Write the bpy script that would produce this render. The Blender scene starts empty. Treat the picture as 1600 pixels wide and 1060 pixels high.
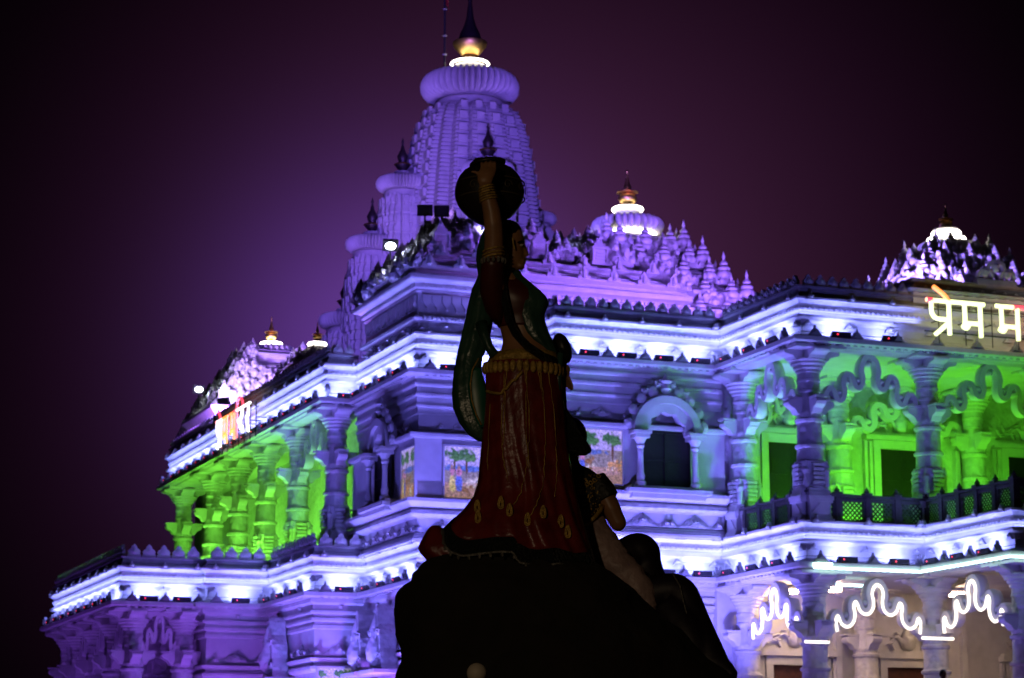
import bpy, math, random
from math import sin, cos, pi, radians, sqrt, atan2, hypot
from mathutils import Vector, Matrix
from mathutils import noise as mnoise

random.seed(7)
scn = bpy.context.scene
col = scn.collection

# ------------------------------------------------------------------ camera
FPX, TILT, YAW, EYE = 3600.0, radians(11.35), radians(68.5), 1.6      # focal length in photo pixels, pitch, heading of the front facade
cam = bpy.data.cameras.new('camera')
cam.sensor_width = 36.0
cam.lens = 36.0 * FPX / 1600.0
cam.clip_start, cam.clip_end = 0.5, 5000
cam.dof.use_dof = True
cam.dof.focus_distance = 11.2
cam.dof.aperture_fstop = 9.0
camo = bpy.data.objects.new('camera', cam)
col.objects.link(camo)
camo.location = (0, 0, EYE)
camo.rotation_euler = (pi / 2 + TILT, 0, 0)
scn.camera = camo

# ------------------------------------------------------------------ night sky lit from below by the temple
world = bpy.data.worlds.new('World')
scn.world = world
world.use_nodes = True
wn, wl = world.node_tree.nodes, world.node_tree.links
wn.clear()
wout = wn.new('ShaderNodeOutputWorld')
wtc = wn.new('ShaderNodeTexCoord')
wadd = wn.new('ShaderNodeAddShader')
sky = wn.new('ShaderNodeTexSky')
sky.sky_type = 'NISHITA'
sky.sun_disc = False
sky.sun_elevation = radians(-6)
sky.sun_rotation = radians(200)
skb = wn.new('ShaderNodeBackground')
skb.inputs['Strength'].default_value = 0.002
wl.new(sky.outputs[0], skb.inputs[0])


def lobe(direction, power):
    d = Vector(direction).normalized()
    nrm = wn.new('ShaderNodeVectorMath'); nrm.operation = 'NORMALIZE'
    wl.new(wtc.outputs['Generated'], nrm.inputs[0])
    dot = wn.new('ShaderNodeVectorMath'); dot.operation = 'DOT_PRODUCT'
    wl.new(nrm.outputs[0], dot.inputs[0]); dot.inputs[1].default_value = d
    mx = wn.new('ShaderNodeMath'); mx.operation = 'MAXIMUM'; mx.inputs[1].default_value = 0.0
    wl.new(dot.outputs['Value'], mx.inputs[0])
    pw = wn.new('ShaderNodeMath'); pw.operation = 'POWER'; pw.inputs[1].default_value = power
    wl.new(mx.outputs[0], pw.inputs[0])
    return pw.outputs[0]


def glow(direction, power, colour):
    bg = wn.new('ShaderNodeBackground')
    bg.inputs[0].default_value = (*colour, 1)
    wl.new(lobe(direction, power), bg.inputs['Strength'])
    return bg


g1 = glow((0.0, 0.9775, 0.19), 100, (0.060, 0.0160, 0.052))      # light-polluted haze above the town
g2 = glow((-0.045, 0.9775, 0.185), 420, (0.078, 0.031, 0.27))     # violet scatter right round the tower
a2 = wn.new('ShaderNodeAddShader')
wl.new(g1.outputs[0], a2.inputs[0]); wl.new(g2.outputs[0], a2.inputs[1])
wl.new(a2.outputs[0], wadd.inputs[0]); wl.new(skb.outputs[0], wadd.inputs[1])
wl.new(wadd.outputs[0], wout.inputs['Surface'])

scn.view_settings.view_transform = 'Standard'
scn.view_settings.look = 'None'
scn.view_settings.exposure = 0
scn.view_settings.gamma = 1
scn.view_settings.use_curve_mapping = False
scn.cycles.use_denoising = True
scn.cycles.max_bounces = 6
scn.cycles.diffuse_bounces = 3
scn.cycles.use_light_tree = True
scn.cycles.sample_clamp_indirect = 4
scn.cycles.caustics_reflective = False
scn.cycles.caustics_refractive = False

# ------------------------------------------------------------------ frames of reference
ct, st = cos(TILT), sin(TILT)
UX, UY = sin(YAW), cos(YAW)            # u runs along the front facade to the right
VX, VY = -cos(YAW), sin(YAW)           # v runs along the side facade, away from the street
ANG = atan2(UY, UX)
C1X, C1Y = 450 / FPX / (ct - 30 / FPX * st) * 60.0, 60.0     # foot of the near corner of the front wing


def W(u, v, z):
    return Vector((C1X + u * UX + v * VX, C1Y + u * UY + v * VY, z))


def S(x, y, Y=11.0):
    """a point of the statue group: photo pixel at a distance of Y metres"""
    r, up = (x - 800) / FPX, (530 - y) / FPX
    k = Y / (ct - up * st)
    return Vector((r * k, Y, EYE + (st + up * ct) * k))


# ------------------------------------------------------------------ materials
def mat(name, colour, rough=0.6, metal=0.0, noise=0.0, nscale=3.0, bump=0.0, bscale=6.0, spec=0.5, carve=0.0, dirt=None):
    m = bpy.data.materials.new(name)
    m.use_nodes = True
    n, l = m.node_tree.nodes, m.node_tree.links
    b = n['Principled BSDF']
    b.inputs['Base Color'].default_value = (*colour, 1)
    b.inputs['Roughness'].default_value = rough
    b.inputs['Metallic'].default_value = metal
    b.inputs['Specular IOR Level'].default_value = spec
    tc = n.new('ShaderNodeTexCoord')
    if noise > 0:
        t = n.new('ShaderNodeTexNoise'); t.inputs['Scale'].default_value = nscale; t.inputs['Detail'].default_value = 6
        l.new(tc.outputs['Object'], t.inputs['Vector'])
        r = n.new('ShaderNodeValToRGB')
        d = dirt or tuple(c * (1 - noise) for c in colour)
        r.color_ramp.elements[0].position = 0.32; r.color_ramp.elements[0].color = (*d, 1)
        r.color_ramp.elements[1].position = 0.62; r.color_ramp.elements[1].color = (*colour, 1)
        l.new(t.outputs[0], r.inputs[0]); l.new(r.outputs[0], b.inputs['Base Color'])
    if bump > 0 or carve > 0:
        last = None
        if bump > 0:
            t2 = n.new('ShaderNodeTexNoise'); t2.inputs['Scale'].default_value = bscale; t2.inputs['Detail'].default_value = 8
            l.new(tc.outputs['Object'], t2.inputs['Vector'])
            bp = n.new('ShaderNodeBump'); bp.inputs['Strength'].default_value = bump; bp.inputs['Distance'].default_value = 0.05
            l.new(t2.outputs[0], bp.inputs['Height']); last = bp
        if carve > 0:
            v = n.new('ShaderNodeTexVoronoi'); v.inputs['Scale'].default_value = 7.0
            v.feature = 'SMOOTH_F1'
            l.new(tc.outputs['Object'], v.inputs['Vector'])
            bp2 = n.new('ShaderNodeBump'); bp2.inputs['Strength'].default_value = carve; bp2.inputs['Distance'].default_value = 0.08
            l.new(v.outputs['Distance'], bp2.inputs['Height'])
            if last: l.new(last.outputs[0], bp2.inputs['Normal'])
            last = bp2
        l.new(last.outputs[0], b.inputs['Normal'])
    return m


def emit(name, colour, strength):
    m = bpy.data.materials.new(name)
    m.use_nodes = True
    n, l = m.node_tree.nodes, m.node_tree.links
    b = n['Principled BSDF']
    b.inputs['Base Color'].default_value = (0.6, 0.6, 0.6, 1)
    b.inputs['Emission Color'].default_value = (*colour, 1)
    b.inputs['Emission Strength'].default_value = strength
    return m


MARBLE = mat('white_marble', (0.66, 0.64, 0.63), 0.5, noise=0.16, nscale=2.2, bump=0.12, bscale=9)
CARVED = mat('carved_marble', (0.64, 0.62, 0.61), 0.55, noise=0.22, nscale=4, bump=0.25, bscale=14, carve=0.55)
DARKSTONE = mat('dark_sandstone', (0.11, 0.095, 0.10), 0.7, noise=0.3, nscale=5, bump=0.2, bscale=10)
STONE_GREY = mat('weathered_marble', (0.34, 0.33, 0.34), 0.7, noise=0.3, nscale=3, bump=0.2, bscale=10)
GOLD = mat('gilded_copper', (0.86, 0.56, 0.18), 0.42, metal=1.0, noise=0.15, nscale=5)
FIXTURE = mat('black_powder_coat', (0.022, 0.022, 0.028), 0.5)
UNLITMETAL = mat('unlit_finial_metal', (0.05, 0.038, 0.04), 0.45, metal=0.6)  # dark tone stands in for finial spikes that receive no light
DOORWOOD = mat('dark_teak', (0.014, 0.010, 0.010), 0.5, noise=0.4, nscale=8, bump=0.2)
REDWOOD = mat('red_teak', (0.10, 0.026, 0.016), 0.5, noise=0.4, nscale=8, bump=0.2)
GROUND = mat('paving_stone', (0.16, 0.15, 0.15), 0.8, noise=0.3, nscale=0.7, bump=0.2)
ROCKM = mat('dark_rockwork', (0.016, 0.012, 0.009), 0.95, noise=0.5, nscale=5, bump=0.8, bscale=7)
SKIN = mat('painted_skin', (0.36, 0.17, 0.08), 0.42, noise=0.2, nscale=20)
REDCLOTH = mat('painted_red_skirt', (0.23, 0.022, 0.018), 0.33, noise=0.45, nscale=11, bump=0.15, bscale=20)
GREENCLOTH = mat('painted_green_veil', (0.035, 0.095, 0.07), 0.27, noise=0.4, nscale=12, bump=0.15, bscale=25)
GREENLINING = mat('painted_emerald_lining', (0.01, 0.12, 0.075), 0.35, noise=0.3, nscale=10)
BLACKBEAD = mat('black_beaded_border', (0.015, 0.018, 0.018), 0.25, bump=0.9, bscale=70)
MAROON = mat('painted_maroon_sleeve', (0.09, 0.012, 0.012), 0.4, noise=0.3, nscale=15)
GOLDPAINT = mat('gold_paint', (0.62, 0.38, 0.075), 0.38, metal=0.25, noise=0.4, nscale=30, bump=0.4, bscale=50)
FADEDGOLD = mat('faded_gold_paint', (0.085, 0.06, 0.03), 0.5)
POTCLAY = mat('black_glazed_clay', (0.02, 0.014, 0.012), 0.42, noise=0.3, nscale=9, bump=0.1)
HAIR = mat('black_hair', (0.008, 0.008, 0.009), 0.35, bump=0.4, bscale=40)
BLACKCLOTH = mat('black_gold_blouse', (0.014, 0.012, 0.011), 0.5, bump=0.3, bscale=40)
PINKCLOTH = mat('painted_pale_pink_cloth', (0.46, 0.31, 0.29), 0.42, noise=0.3, nscale=9, bump=0.5, bscale=12)
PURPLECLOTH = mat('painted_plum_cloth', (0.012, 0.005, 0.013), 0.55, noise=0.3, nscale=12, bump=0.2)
SILVER = mat('silver_braid', (0.30, 0.28, 0.25), 0.4, metal=0.6, bump=0.6, bscale=60)
WHITEPAINT = mat('eye_white_paint', (0.7, 0.68, 0.62), 0.4)
BALLM = mat('pale_painted_ball', (0.5, 0.42, 0.33), 0.6, noise=0.2, nscale=8)
FLAGRED = mat('red_flag_cloth', (0.35, 0.03, 0.02), 0.8)

LENS = emit('cool_led_lens', (0.22, 0.255, 1.0), 135.0)
LENS_V = emit('violet_led_lens', (0.40, 0.2, 1.0), 30.0)
LENS_W = emit('white_led_lens', (0.85, 0.9, 1.0), 22.0)
GREENLENS = emit('green_led_lens', (0.15, 1.0, 0.03), 165.0)
WARMLENS = emit('warm_lamp_glass', (1.0, 0.66, 0.40), 45.0)
REDDOT = emit('red_pilot_light', (1.0, 0.02, 0.03), 3.0)
NEONCYAN = emit('cyan_white_neon', (0.6, 1.0, 0.95), 5.0)
NEONWARM = emit('warm_white_neon', (1.0, 0.88, 0.70), 2.6)
NEONLIME = emit('lime_white_neon', (0.92, 1.0, 0.45), 2.1)
NEONORANGE = emit('orange_neon', (1.0, 0.28, 0.04), 2.2)
RINGLIGHT = emit('white_ring_light', (1.0, 0.9, 0.82), 9.0)
NEONWHITE = emit('white_neon', (1.0, 0.92, 0.95), 2.4)
NEONRED = emit('red_neon', (1.0, 0.06, 0.1), 1.6)


# ------------------------------------------------------------------ mesh tools
class MB:
    def __init__(self):
        self.v, self.f = [], []

    def add(self, vs, fs):
        o = len(self.v)
        self.v += [tuple(p) for p in vs]
        self.f += [tuple(i + o for i in f) for f in fs]
        return self

    def box(self, c, s, rot=0.0, top=1.0):
        hx, hy, hz = s[0] / 2, s[1] / 2, s[2] / 2
        cr, sr = cos(rot), sin(rot)
        vs = []
        for z, k in ((-hz, 1.0), (hz, top)):
            for x, y in ((-hx, -hy), (hx, -hy), (hx, hy), (-hx, hy)):
                x *= k; y *= k
                vs.append((c[0] + x * cr - y * sr, c[1] + x * sr + y * cr, c[2] + z))
        return self.add(vs, [(3, 2, 1, 0), (4, 5, 6, 7), (0, 1, 5, 4), (1, 2, 6, 5), (2, 3, 7, 6), (3, 0, 4, 7)])

    def lathe(self, prof, c=(0, 0, 0), seg=20, ribs=0, rib=0.0, rot=0.0):
        vs, fs = [], []
        for r, z in prof:
            for i in range(seg):
                a = 2 * pi * i / seg + rot
                k = r * (1 + rib * (abs(cos(a * ribs / 2)) - 0.5)) if ribs else r
                vs.append((c[0] + k * cos(a), c[1] + k * sin(a), c[2] + z))
        n = len(prof)
        for j in range(n - 1):
            for i in range(seg):
                k = (i + 1) % seg
                fs.append((j * seg + i, j * seg + k, (j + 1) * seg + k, (j + 1) * seg + i))
        fs.append(tuple(reversed(range(seg))))
        fs.append(tuple(range((n - 1) * seg, n * seg)))
        return self.add(vs, fs)

    def loft(self, rings, cap=True):
        n = len(rings[0]); vs = [p for r in rings for p in r]; fs = []
        for j in range(len(rings) - 1):
            for i in range(n):
                k = (i + 1) % n
                fs.append((j * n + i, j * n + k, (j + 1) * n + k, (j + 1) * n + i))
        if cap:
            fs.append(tuple(reversed(range(n)))); fs.append(tuple(range((len(rings) - 1) * n, len(rings) * n)))
        return self.add(vs, fs)

    def tube(self, pts, r, seg=8, cap=True):
        pts = [Vector(p) for p in pts]
        rr = r if isinstance(r, (list, tuple)) else [r] * len(pts)
        rings = []
        up = Vector((0, 0, 1))
        t0 = (pts[1] - pts[0]).normalized()
        if abs(t0.dot(up)) > 0.9: up = Vector((0, 1, 0))
        s = t0.cross(up).normalized()
        for i, p in enumerate(pts):
            t = (pts[min(i + 1, len(pts) - 1)] - pts[max(i - 1, 0)]).normalized()
            s = (s - t * s.dot(t)).normalized()
            b = t.cross(s)
            rings.append([p + (s * cos(2 * pi * k / seg) + b * sin(2 * pi * k / seg)) * rr[i] for k in range(seg)])
        return self.loft(rings, cap)

    def prism(self, poly, y0, y1):
        """polygon in x-z, extruded along y"""
        n = len(poly)
        vs = [(x, y0, z) for x, z in poly] + [(x, y1, z) for x, z in poly]
        fs = [tuple(range(n)), tuple(reversed(range(n, 2 * n)))]
        for i in range(n):
            k = (i + 1) % n
            fs.append((i, i + n, k + n, k))
        return self.add(vs, fs)

    def sweep(self, path, prof, closed=False):
        """profile (outward offset, z) carried along a plan polyline with mitred corners"""
        n = len(path); pts = [Vector(p) for p in path]; rings = []
        for i in range(n):
            ds = []
            if closed or i > 0: ds.append((pts[i] - pts[i - 1]).normalized())
            if closed or i < n - 1: ds.append((pts[(i + 1) % n] - pts[i]).normalized())
            ns = [Vector((-d.y, d.x)) for d in ds]
            m = ns[0] if len(ns) == 1 else (ns[0] + ns[1]) / max(0.2, 1 + ns[0].dot(ns[1]))
            rings.append([(pts[i].x + m.x * o, pts[i].y + m.y * o, z) for o, z in prof])
        if closed: rings.append(rings[0])
        k = len(prof); vs = [p for r in rings for p in r]; fs = []
        for j in range(len(rings) - 1):
            for i in range(k - 1):
                fs.append((j * k + i, j * k + i + 1, (j + 1) * k + i + 1, (j + 1) * k + i))
        if not closed:
            fs.append(tuple(range(k))); fs.append(tuple(reversed(range((len(rings) - 1) * k, len(rings) * k))))
        return self.add(vs, fs)

    def data(self, name, m, smooth=None):
        me = bpy.data.meshes.new(name)
        me.from_pydata(self.v, [], self.f)
        for mm in (m if isinstance(m, (list, tuple)) else [m]): me.materials.append(mm)
        if smooth is not None:
            me.shade_smooth() if smooth >= 180 else me.set_sharp_from_angle(angle=radians(smooth))
            if smooth < 180:
                for p in me.polygons: p.use_smooth = True
        me.update()
        return me

    def build(self, name, m, parent=None, loc=(0, 0, 0), rz=0.0, smooth=None):
        return link(name, self.data(name, m, smooth), parent, loc, rz)


def link(name, me, parent=None, loc=(0, 0, 0), rz=0.0):
    o = bpy.data.objects.new(name, me)
    col.objects.link(o)
    o.location = loc
    o.rotation_euler = (0, 0, rz)
    if parent is not None: o.parent = parent
    return o


def empty(name, parent=None, loc=(0, 0, 0), rz=0.0):
    return link(name, None, parent, loc, rz)


def tag(o, label, cat, group=None, kind=None):
    o['label'] = label
    o['category'] = cat
    if group: o['group'] = group
    if kind: o['kind'] = kind
    return o


def copy_tree(o, parent, loc=None, rz=None, scale=None):
    c = o.copy(); col.objects.link(c)
    c.parent = parent
    if loc is not None: c.location = loc
    if rz is not None: c.rotation_euler = (0, 0, rz)
    if scale is not None: c.scale = (scale,) * 3 if not isinstance(scale, tuple) else scale
    for ch in list(o.children): copy_tree(ch, c)
    return c


def along(path, spacing, off=0.0, margin=0.2, joints=False):
    out = []
    for a, b in zip(path[:-1], path[1:]):
        a, b = Vector(a), Vector(b); d = b - a; L = d.length; d.normalize(); nrm = Vector((-d.y, d.x))
        k = max(1, int(round((L - 2 * margin) / spacing)))
        if L < 2 * margin + spacing * 0.5: continue
        for i in range(k + joints):
            t = margin + (L - 2 * margin) * (i + (0.0 if joints else 0.5)) / k
            p = a + d * t + nrm * off
            out.append((p.x, p.y, atan2(d.y, d.x)))
    return out


def crom(pts, n=6):
    """Catmull-Rom through 2-D points"""
    P = [Vector(p) for p in pts]; P = [P[0] * 2 - P[1]] + P + [P[-1] * 2 - P[-2]]; out = []
    for i in range(1, len(P) - 2):
        for k in range(n):
            t = k / n
            out.append(0.5 * ((2 * P[i]) + (P[i + 1] - P[i - 1]) * t + (2 * P[i - 1] - 5 * P[i] + 4 * P[i + 1] - P[i + 2]) * t * t
                              + (3 * P[i] - P[i - 1] - 3 * P[i + 1] + P[i + 2]) * t ** 3))
    out.append(P[-2])
    return out


# ------------------------------------------------------------------ ground
g = MB(); g.add([(-1500, -200, 0), (1500, -200, 0), (1500, 3000, 0), (-1500, 3000, 0)], [(0, 1, 2, 3)])
go = g.build('ground', GROUND); go['kind'] = 'structure'

# ================================================================== THE TEMPLE
temple = empty('temple', None, W(0, 0, 0), ANG)
tag(temple, 'floodlit white marble temple with carved galleries, roof spires and a tall ribbed tower', 'temple')

# plan lines (u, v), walked from right to left as seen from the street
UPPER = [(14.4, 0), (0, 0), (0, 4.7), (-5.05, 4.7), (-5.05, 8.2), (-7.9, 8.2), (-7.9, 13.8), (-8.85, 13.8), (-8.85, 34.9), (-2, 34.9)]
LOWER = [(12.0, -4.2), (3.6, -4.2), (3.6, 0), (0, 0), (0, 4.8), (-5.05, 4.8), (-5.05, 8.2), (-7.8, 8.2), (-7.8, 13.0), (-9.45, 13.0), (-9.45, 17.9),
         (-11.5, 17.9), (-11.5, 18.2), (-14.1, 18.2), (-14.1, 29.6), (-11.5, 29.6), (-11.5, 34.9), (-7.9, 34.9)]


def cornice(path, dz):
    def zz(p): return [(o, z + dz) for o, z in p]
    MB().sweep(path, zz([(-0.3, 13.42), (0.10, 13.45), (0.13, 13.50), (0.36, 13.52), (0.42, 13.55), (0.42, 13.66), (0.38, 13.68), (0.02, 13.78)])).build('eave', MARBLE, temple)
    MB().sweep(path, zz([(0.02, 13.78), (-0.02, 13.80), (-0.02, 13.86), (-0.08, 13.90), (-0.08, 14.12), (-0.04, 14.19), (0.09, 14.21), (0.13, 14.24), (0.13, 14.315), (0.11, 14.315), (0.11, 14.27), (-0.04, 14.27)])).build('lower_cornice_band', MARBLE, temple)
    MB().sweep(path, zz([(-0.04, 14.275), (0.01, 14.32), (0.01, 14.42), (0.045, 14.45), (0.045, 14.52), (0.03, 14.54), (0.04, 14.62), (0.12, 14.70), (0.18, 14.72), (0.18, 14.78), (0.05, 14.79)])).build('upper_cornice_band', MARBLE, temple)


cornice(UPPER, 0.0)
cornice(LOWER, -5.98)


def parapet(path):
    return [(o, z) for o, z in path]


UP_R = [(14.4, 0), (0, 0), (0, 4.7), (-5.05, 4.7), (-5.05, 7.6)]
UP_L = [(-7.9, 13.8), (-8.85, 13.8), (-8.85, 34.9), (-7.9, 34.9)]
LO_L = [(-7.8, 13.0), (-9.45, 13.0), (-9.45, 17.9), (-11.5, 17.9), (-11.5, 18.2), (-14.1, 18.2), (-14.1, 29.6), (-11.5, 29.6)]
for p in (UP_R, UP_L):
    MB().sweep(p, [(0.05, 14.79), (0.05, 14.9), (0.0, 14.92), (0.0, 15.03), (0.07, 15.06), (0.07, 15.11), (-0.2, 15.11), (-0.2, 14.8)]).build('parapet', STONE_GREY, temple)
MB().sweep(LO_L, [(0.05, 8.81), (0.05, 8.9), (0.0, 8.92), (0.0, 9.04), (0.07, 9.06), (0.07, 9.1), (-0.2, 9.1), (-0.2, 8.8)]).build('parapet', STONE_GREY, temple)

# merlons: shouldered pointed leaves with a raised heart
def merlon_mesh(w, h):
    poly = [(-.5, 0), (.5, 0), (.5, .18), (.42, .25), (.47, .42), (.36, .58), (.22, .66), (.18, .82), (0, 1.0), (-.18, .82), (-.22, .66), (-.36, .58), (-.47, .42), (-.42, .25), (-.5, .18)]
    b = MB(); b.prism([(x * w, z * h) for x, z in poly], -0.05, 0.05)
    heart = [(-.26, .2), (.26, .2), (.28, .38), (.16, .52), (0, .68), (-.16, .52), (-.28, .38)]
    b.prism([(x * w, z * h) for x, z in heart], 0.03, 0.10)
    b.prism([(x * w * .5, z * h * .6 + .12 * h) for x, z in heart], 0.08, 0.14)
    return b
ME_U = merlon_mesh(.33, .34).data('merlon', MARBLE)
ME_L = merlon_mesh(.42, .40).data('merlon', MARBLE)
for p in (UP_R, UP_L):
    for x, y, a in along(p, .36, -0.06, .12): link('merlon', ME_U, temple, (x, y, 15.11), a)
for x, y, a in along(LO_L, .45, -0.06, .12): link('merlon', ME_L, temple, (x, y, 9.1), a)

# small ornaments on the bands and pointed antefixes on the eaves
b = MB()
poly = [(-.5, 0), (.5, 0), (.38, .22), (.30, .30), (.22, .52), (.10, .62), (0, 1), (-.10, .62), (-.22, .52), (-.30, .30), (-.38, .22)]
b.prism([(x * .42, z * .30) for x, z in poly], -0.05, 0.05); b.prism([(x * .22, z * .16 + .04) for x, z in poly], 0.02, 0.10)
ME_ANTE = b.data('antefix', STONE_GREY)
b = MB(); b.prism([(x * .30, z * .22) for x, z in poly], -0.03, 0.08); b.lathe([(.02, 0), (.05, .03), (.03, .08)], (0, .08, .05), 6)
ME_BOSS = b.data('band_boss', MARBLE)
WASH = []
UP_VIS = [(10.5, 0), (0, 0), (0, 4.7), (-5.05, 4.7), (-5.05, 8.2), (-7.9, 8.2), (-7.9, 13.8), (-8.85, 13.8), (-8.85, 34.9)]
LO_VIS = [(7.2, -4.2), (3.6, -4.2), (3.6, 0), (0, 0), (0, 4.8), (-5.05, 4.8), (-5.05, 8.2), (-7.8, 8.2), (-7.8, 13.0), (-9.45, 13.0), (-9.45, 17.9), (-11.5, 17.9), (-11.5, 18.2), (-14.1, 18.2), (-14.1, 29.6)]
for path, dz, sp in ((UP_VIS, 0, 1.30), (LO_VIS, -5.98, 1.30)):
    for i, (x, y, a) in enumerate(along(path, sp, 0.34, .25, True)):
        link('antefix', ME_ANTE, temple, (x, y, 13.685 + dz), a)
    for x, y, a in along(path, sp, 0.02, .25, True):
        link('band_boss', ME_BOSS, temple, (x - .08 * -sin(a), y - .08 * cos(a), 14.02 + dz), a)
        link('band_boss', ME_BOSS, temple, (x + .12 * -sin(a), y + .12 * cos(a), 14.70 + dz), a)
d = MB()
for path, dz in ((UP_VIS, 0), (LO_VIS, -5.98)):
    for x, y, a in along(path, .16, 0.07, .05): d.box((x, y, 14.495 + dz), (.07, .06, .05), a)
    for x, y, a in along(path, .22, 0.30, .05): d.box((x, y, 13.50 + dz), (.10, .06, .05), a)
do = d.build('dentil', MARBLE, temple); do['kind'] = 'stuff'

# ---- solid cores, slabs, gallery walls
b = MB(); b.box((9.6, 15.2, 5.6), (28.2, 18.6, 11.0)); b.build('inner_block', MARBLE, temple)  # unseen inner block added to stop light passing through the building
def slab(name, x0, x1, y0, y1, z0, z1, m=MARBLE):
    return MB().box(((x0 + x1) / 2, (y0 + y1) / 2, (z0 + z1) / 2), (x1 - x0, y1 - y0, z1 - z0)).build(name, m, temple)
slab('terrace', -9.7, 24, -5.2, 44, 0.0, 3.0, STONE_GREY)
slab('terrace', -15.2, -9.7, 17.0, 32.0, 0.0, 3.0, STONE_GREY)
# ceilings of the ground storey / floors of the upper one
slab('gallery_floor', 0.06, 14.4, 0.06, 4.7, 7.45, 8.72)
slab('gallery_floor', 3.66, 14.4, -4.14, 0.06, 7.45, 8.72)
slab('gallery_floor', -9.39, -7.74, 13.06, 34.8, 7.45, 8.72)
slab('gallery_floor', -14.04, -9.39, 18.26, 29.5, 7.45, 8.72)
slab('gallery_floor', -11.44, -9.39, 17.96, 18.26, 7.45, 8.72)
# roofs
slab('roof_slab', 0.1, 14.4, 0.1, 8.0, 13.46, 14.78)
slab('roof_slab', -8.75, 6.0, 13.9, 34.8, 13.46, 14.78)
slab('roof_slab', -5.0, 14.4, 4.8, 20.0, 13.4, 14.78)

# upper storey walls
def wallbox(name, path, o0, o1, z0, z1, m=MARBLE, cap=None):
    return MB().sweep(path, [(o0, z0), (o1, z0), (o1, z1), (o0, z1)]).build(name, m, temple)
KM = [(0.0, 4.7), (-5.05, 4.7), (-5.05, 8.2), (-7.9, 8.2), (-7.9, 13.8)]
wallbox('upper_wall', [(14.4, 4.7)] + KM + [(-6.8, 13.8), (-6.8, 34.9)], -0.5, -0.12, 8.7, 13.5, CARVED)
# window storey of the middle block: stands proud, between a sill course and a hood course
MB().sweep(KM, [(-.12, 10.0), (.13, 10.0), (.13, 11.72), (-.12, 11.78)]).build('window_wall', MARBLE, temple)
MB().sweep(KM, [(-.12, 11.72), (.28, 11.72), (.30, 11.76), (.30, 11.84), (.22, 11.88), (-.12, 11.95)]).build('hood_course', MARBLE, temple)
MB().sweep(KM, [(-.12, 9.72), (.24, 9.74), (.42, 9.88), (.42, 9.97), (.16, 10.0), (-.12, 10.0)]).build('sill_course', MARBLE, temple)
MB().sweep(KM, [(-.12, 9.48), (.20, 9.48), (.27, 9.55), (.24, 9.65), (.14, 9.72), (-.12, 9.72)]).build('rope_course', CARVED, temple)
MB().sweep(KM, [(-.12, 8.78), (.18, 8.78), (.18, 8.86), (.12, 8.88), (.12, 8.95), (.06, 8.97), (.06, 9.02), (.0, 9.05), (.0, 9.44), (.16, 9.48), (-.12, 9.48)]).build('frieze', MARBLE, temple)
# stepped fasciae climbing to the eave
MB().sweep(KM, [(-.12, 11.95), (-.05, 12.0), (-.05, 12.42), (.0, 12.45), (.0, 12.62), (.06, 12.65), (.06, 12.70), (.02, 12.74), (.02, 12.92), (.08, 12.95), (.08, 13.02), (.03, 13.06), (.03, 13.22), (.12, 13.26), (.12, 13.32), (.06, 13.36), (.06, 13.45), (-.12, 13.45)]).build('fascia', MARBLE, temple)
d = MB()
for x, y, a in along(KM, .17, .05, .06): d.box((x, y, 13.0), (.09, .10, .06), a); d.box((x, y, 13.30), (.09, .16, .05), a)
for x, y, a in along(KM, .15, .30, .06): d.box((x, y, 9.86), (.06, .08, .05), a)
do = d.build('fascia_dentil', MARBLE, temple); do['kind'] = 'stuff'

# triangular reliefs, stepped
def tri_mesh(w, h):
    b = MB()
    for k, (s, y0, y1) in enumerate(((1, -.02, .05), (.72, .04, .09), (.42, .08, .13))):
        ww, hh, z0 = w * s / 2, h * s, h * (1 - s) * .22
        b.prism([(-ww, z0), (ww, z0), (ww * .62, z0 + hh * .30), (ww * .52, z0 + hh * .52), (ww * .22, z0 + hh * .66), (0, z0 + hh), (-ww * .22, z0 + hh * .66), (-ww * .52, z0 + hh * .52), (-ww * .62, z0 + hh * .30)], y0, y1)
    b.lathe([(.03, -.02), (.07, .0), (.05, .05), (.0, .06)], (0, .12, h * .45), 8)
    return b
ME_TRI = tri_mesh(1.05, .36).data('frieze_relief', CARVED)
ME_TRIS = tri_mesh(.42, .20).data('frieze_relief', CARVED)
def relief_row(path, off, z, sp=1.5):
    for x, y, a in along(path, sp, off, .12):
        link('frieze_relief', ME_TRI, temple, (x, y, z), a)
        for s in (-1, 1): link('frieze_relief', ME_TRIS, temple, (x + s * .72 * cos(a), y + s * .72 * sin(a), z), a)
relief_row(KM, 0.0, 9.06, 1.45)
relief_row(KM, -0.05, 12.0, 2.2)

# tall block above the middle storey: petal frieze under a broad coping
TALL = [(0.7, 8.2), (-7.9, 8.2), (-7.9, 13.0), (-6.6, 13.0)]
MB().sweep(TALL, [(0.0, 14.6), (.0, 15.10), (.12, 15.14), (.17, 15.2), (.12, 15.28), (.02, 15.32), (.02, 15.96), (.08, 16.0), (.08, 16.06), (.14, 16.1), (.14, 16.22), (.22, 16.27), (.34, 16.30), (.36, 16.34), (.36, 16.44), (.30, 16.47), (-.6, 16.52), (-.6, 14.6)]).build('upper_frieze', MARBLE, temple)
slab('roof_slab', -7.4, .6, 8.7, 12.95, 14.78, 16.45)
b = MB(); b.prism([(-.13, 0), (-.13, -.20), (-.06, -.30), (0, -.40), (.06, -.30), (.13, -.20), (.13, 0)], -.02, .07); b.lathe([(.01, -.05), (.04, -.02), (.04, .02), (.01, .05)], (0, .06, -.42), 8)
ME_PETAL = b.data('hanging_petal', MARBLE)
for x, y, a in along(TALL[:3], .30, .03, .08): link('hanging_petal', ME_PETAL, temple, (x, y, 15.90), a)
d = MB()
for x, y, a in along(TALL[:3], .15, .15, .05): d.box((x, y, 16.16), (.08, .06, .08), a)
for x, y, a in along(TALL[:3], .14, .15, .05): d.box((x, y, 15.2), (.09, .08, .09), a + .6)
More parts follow.
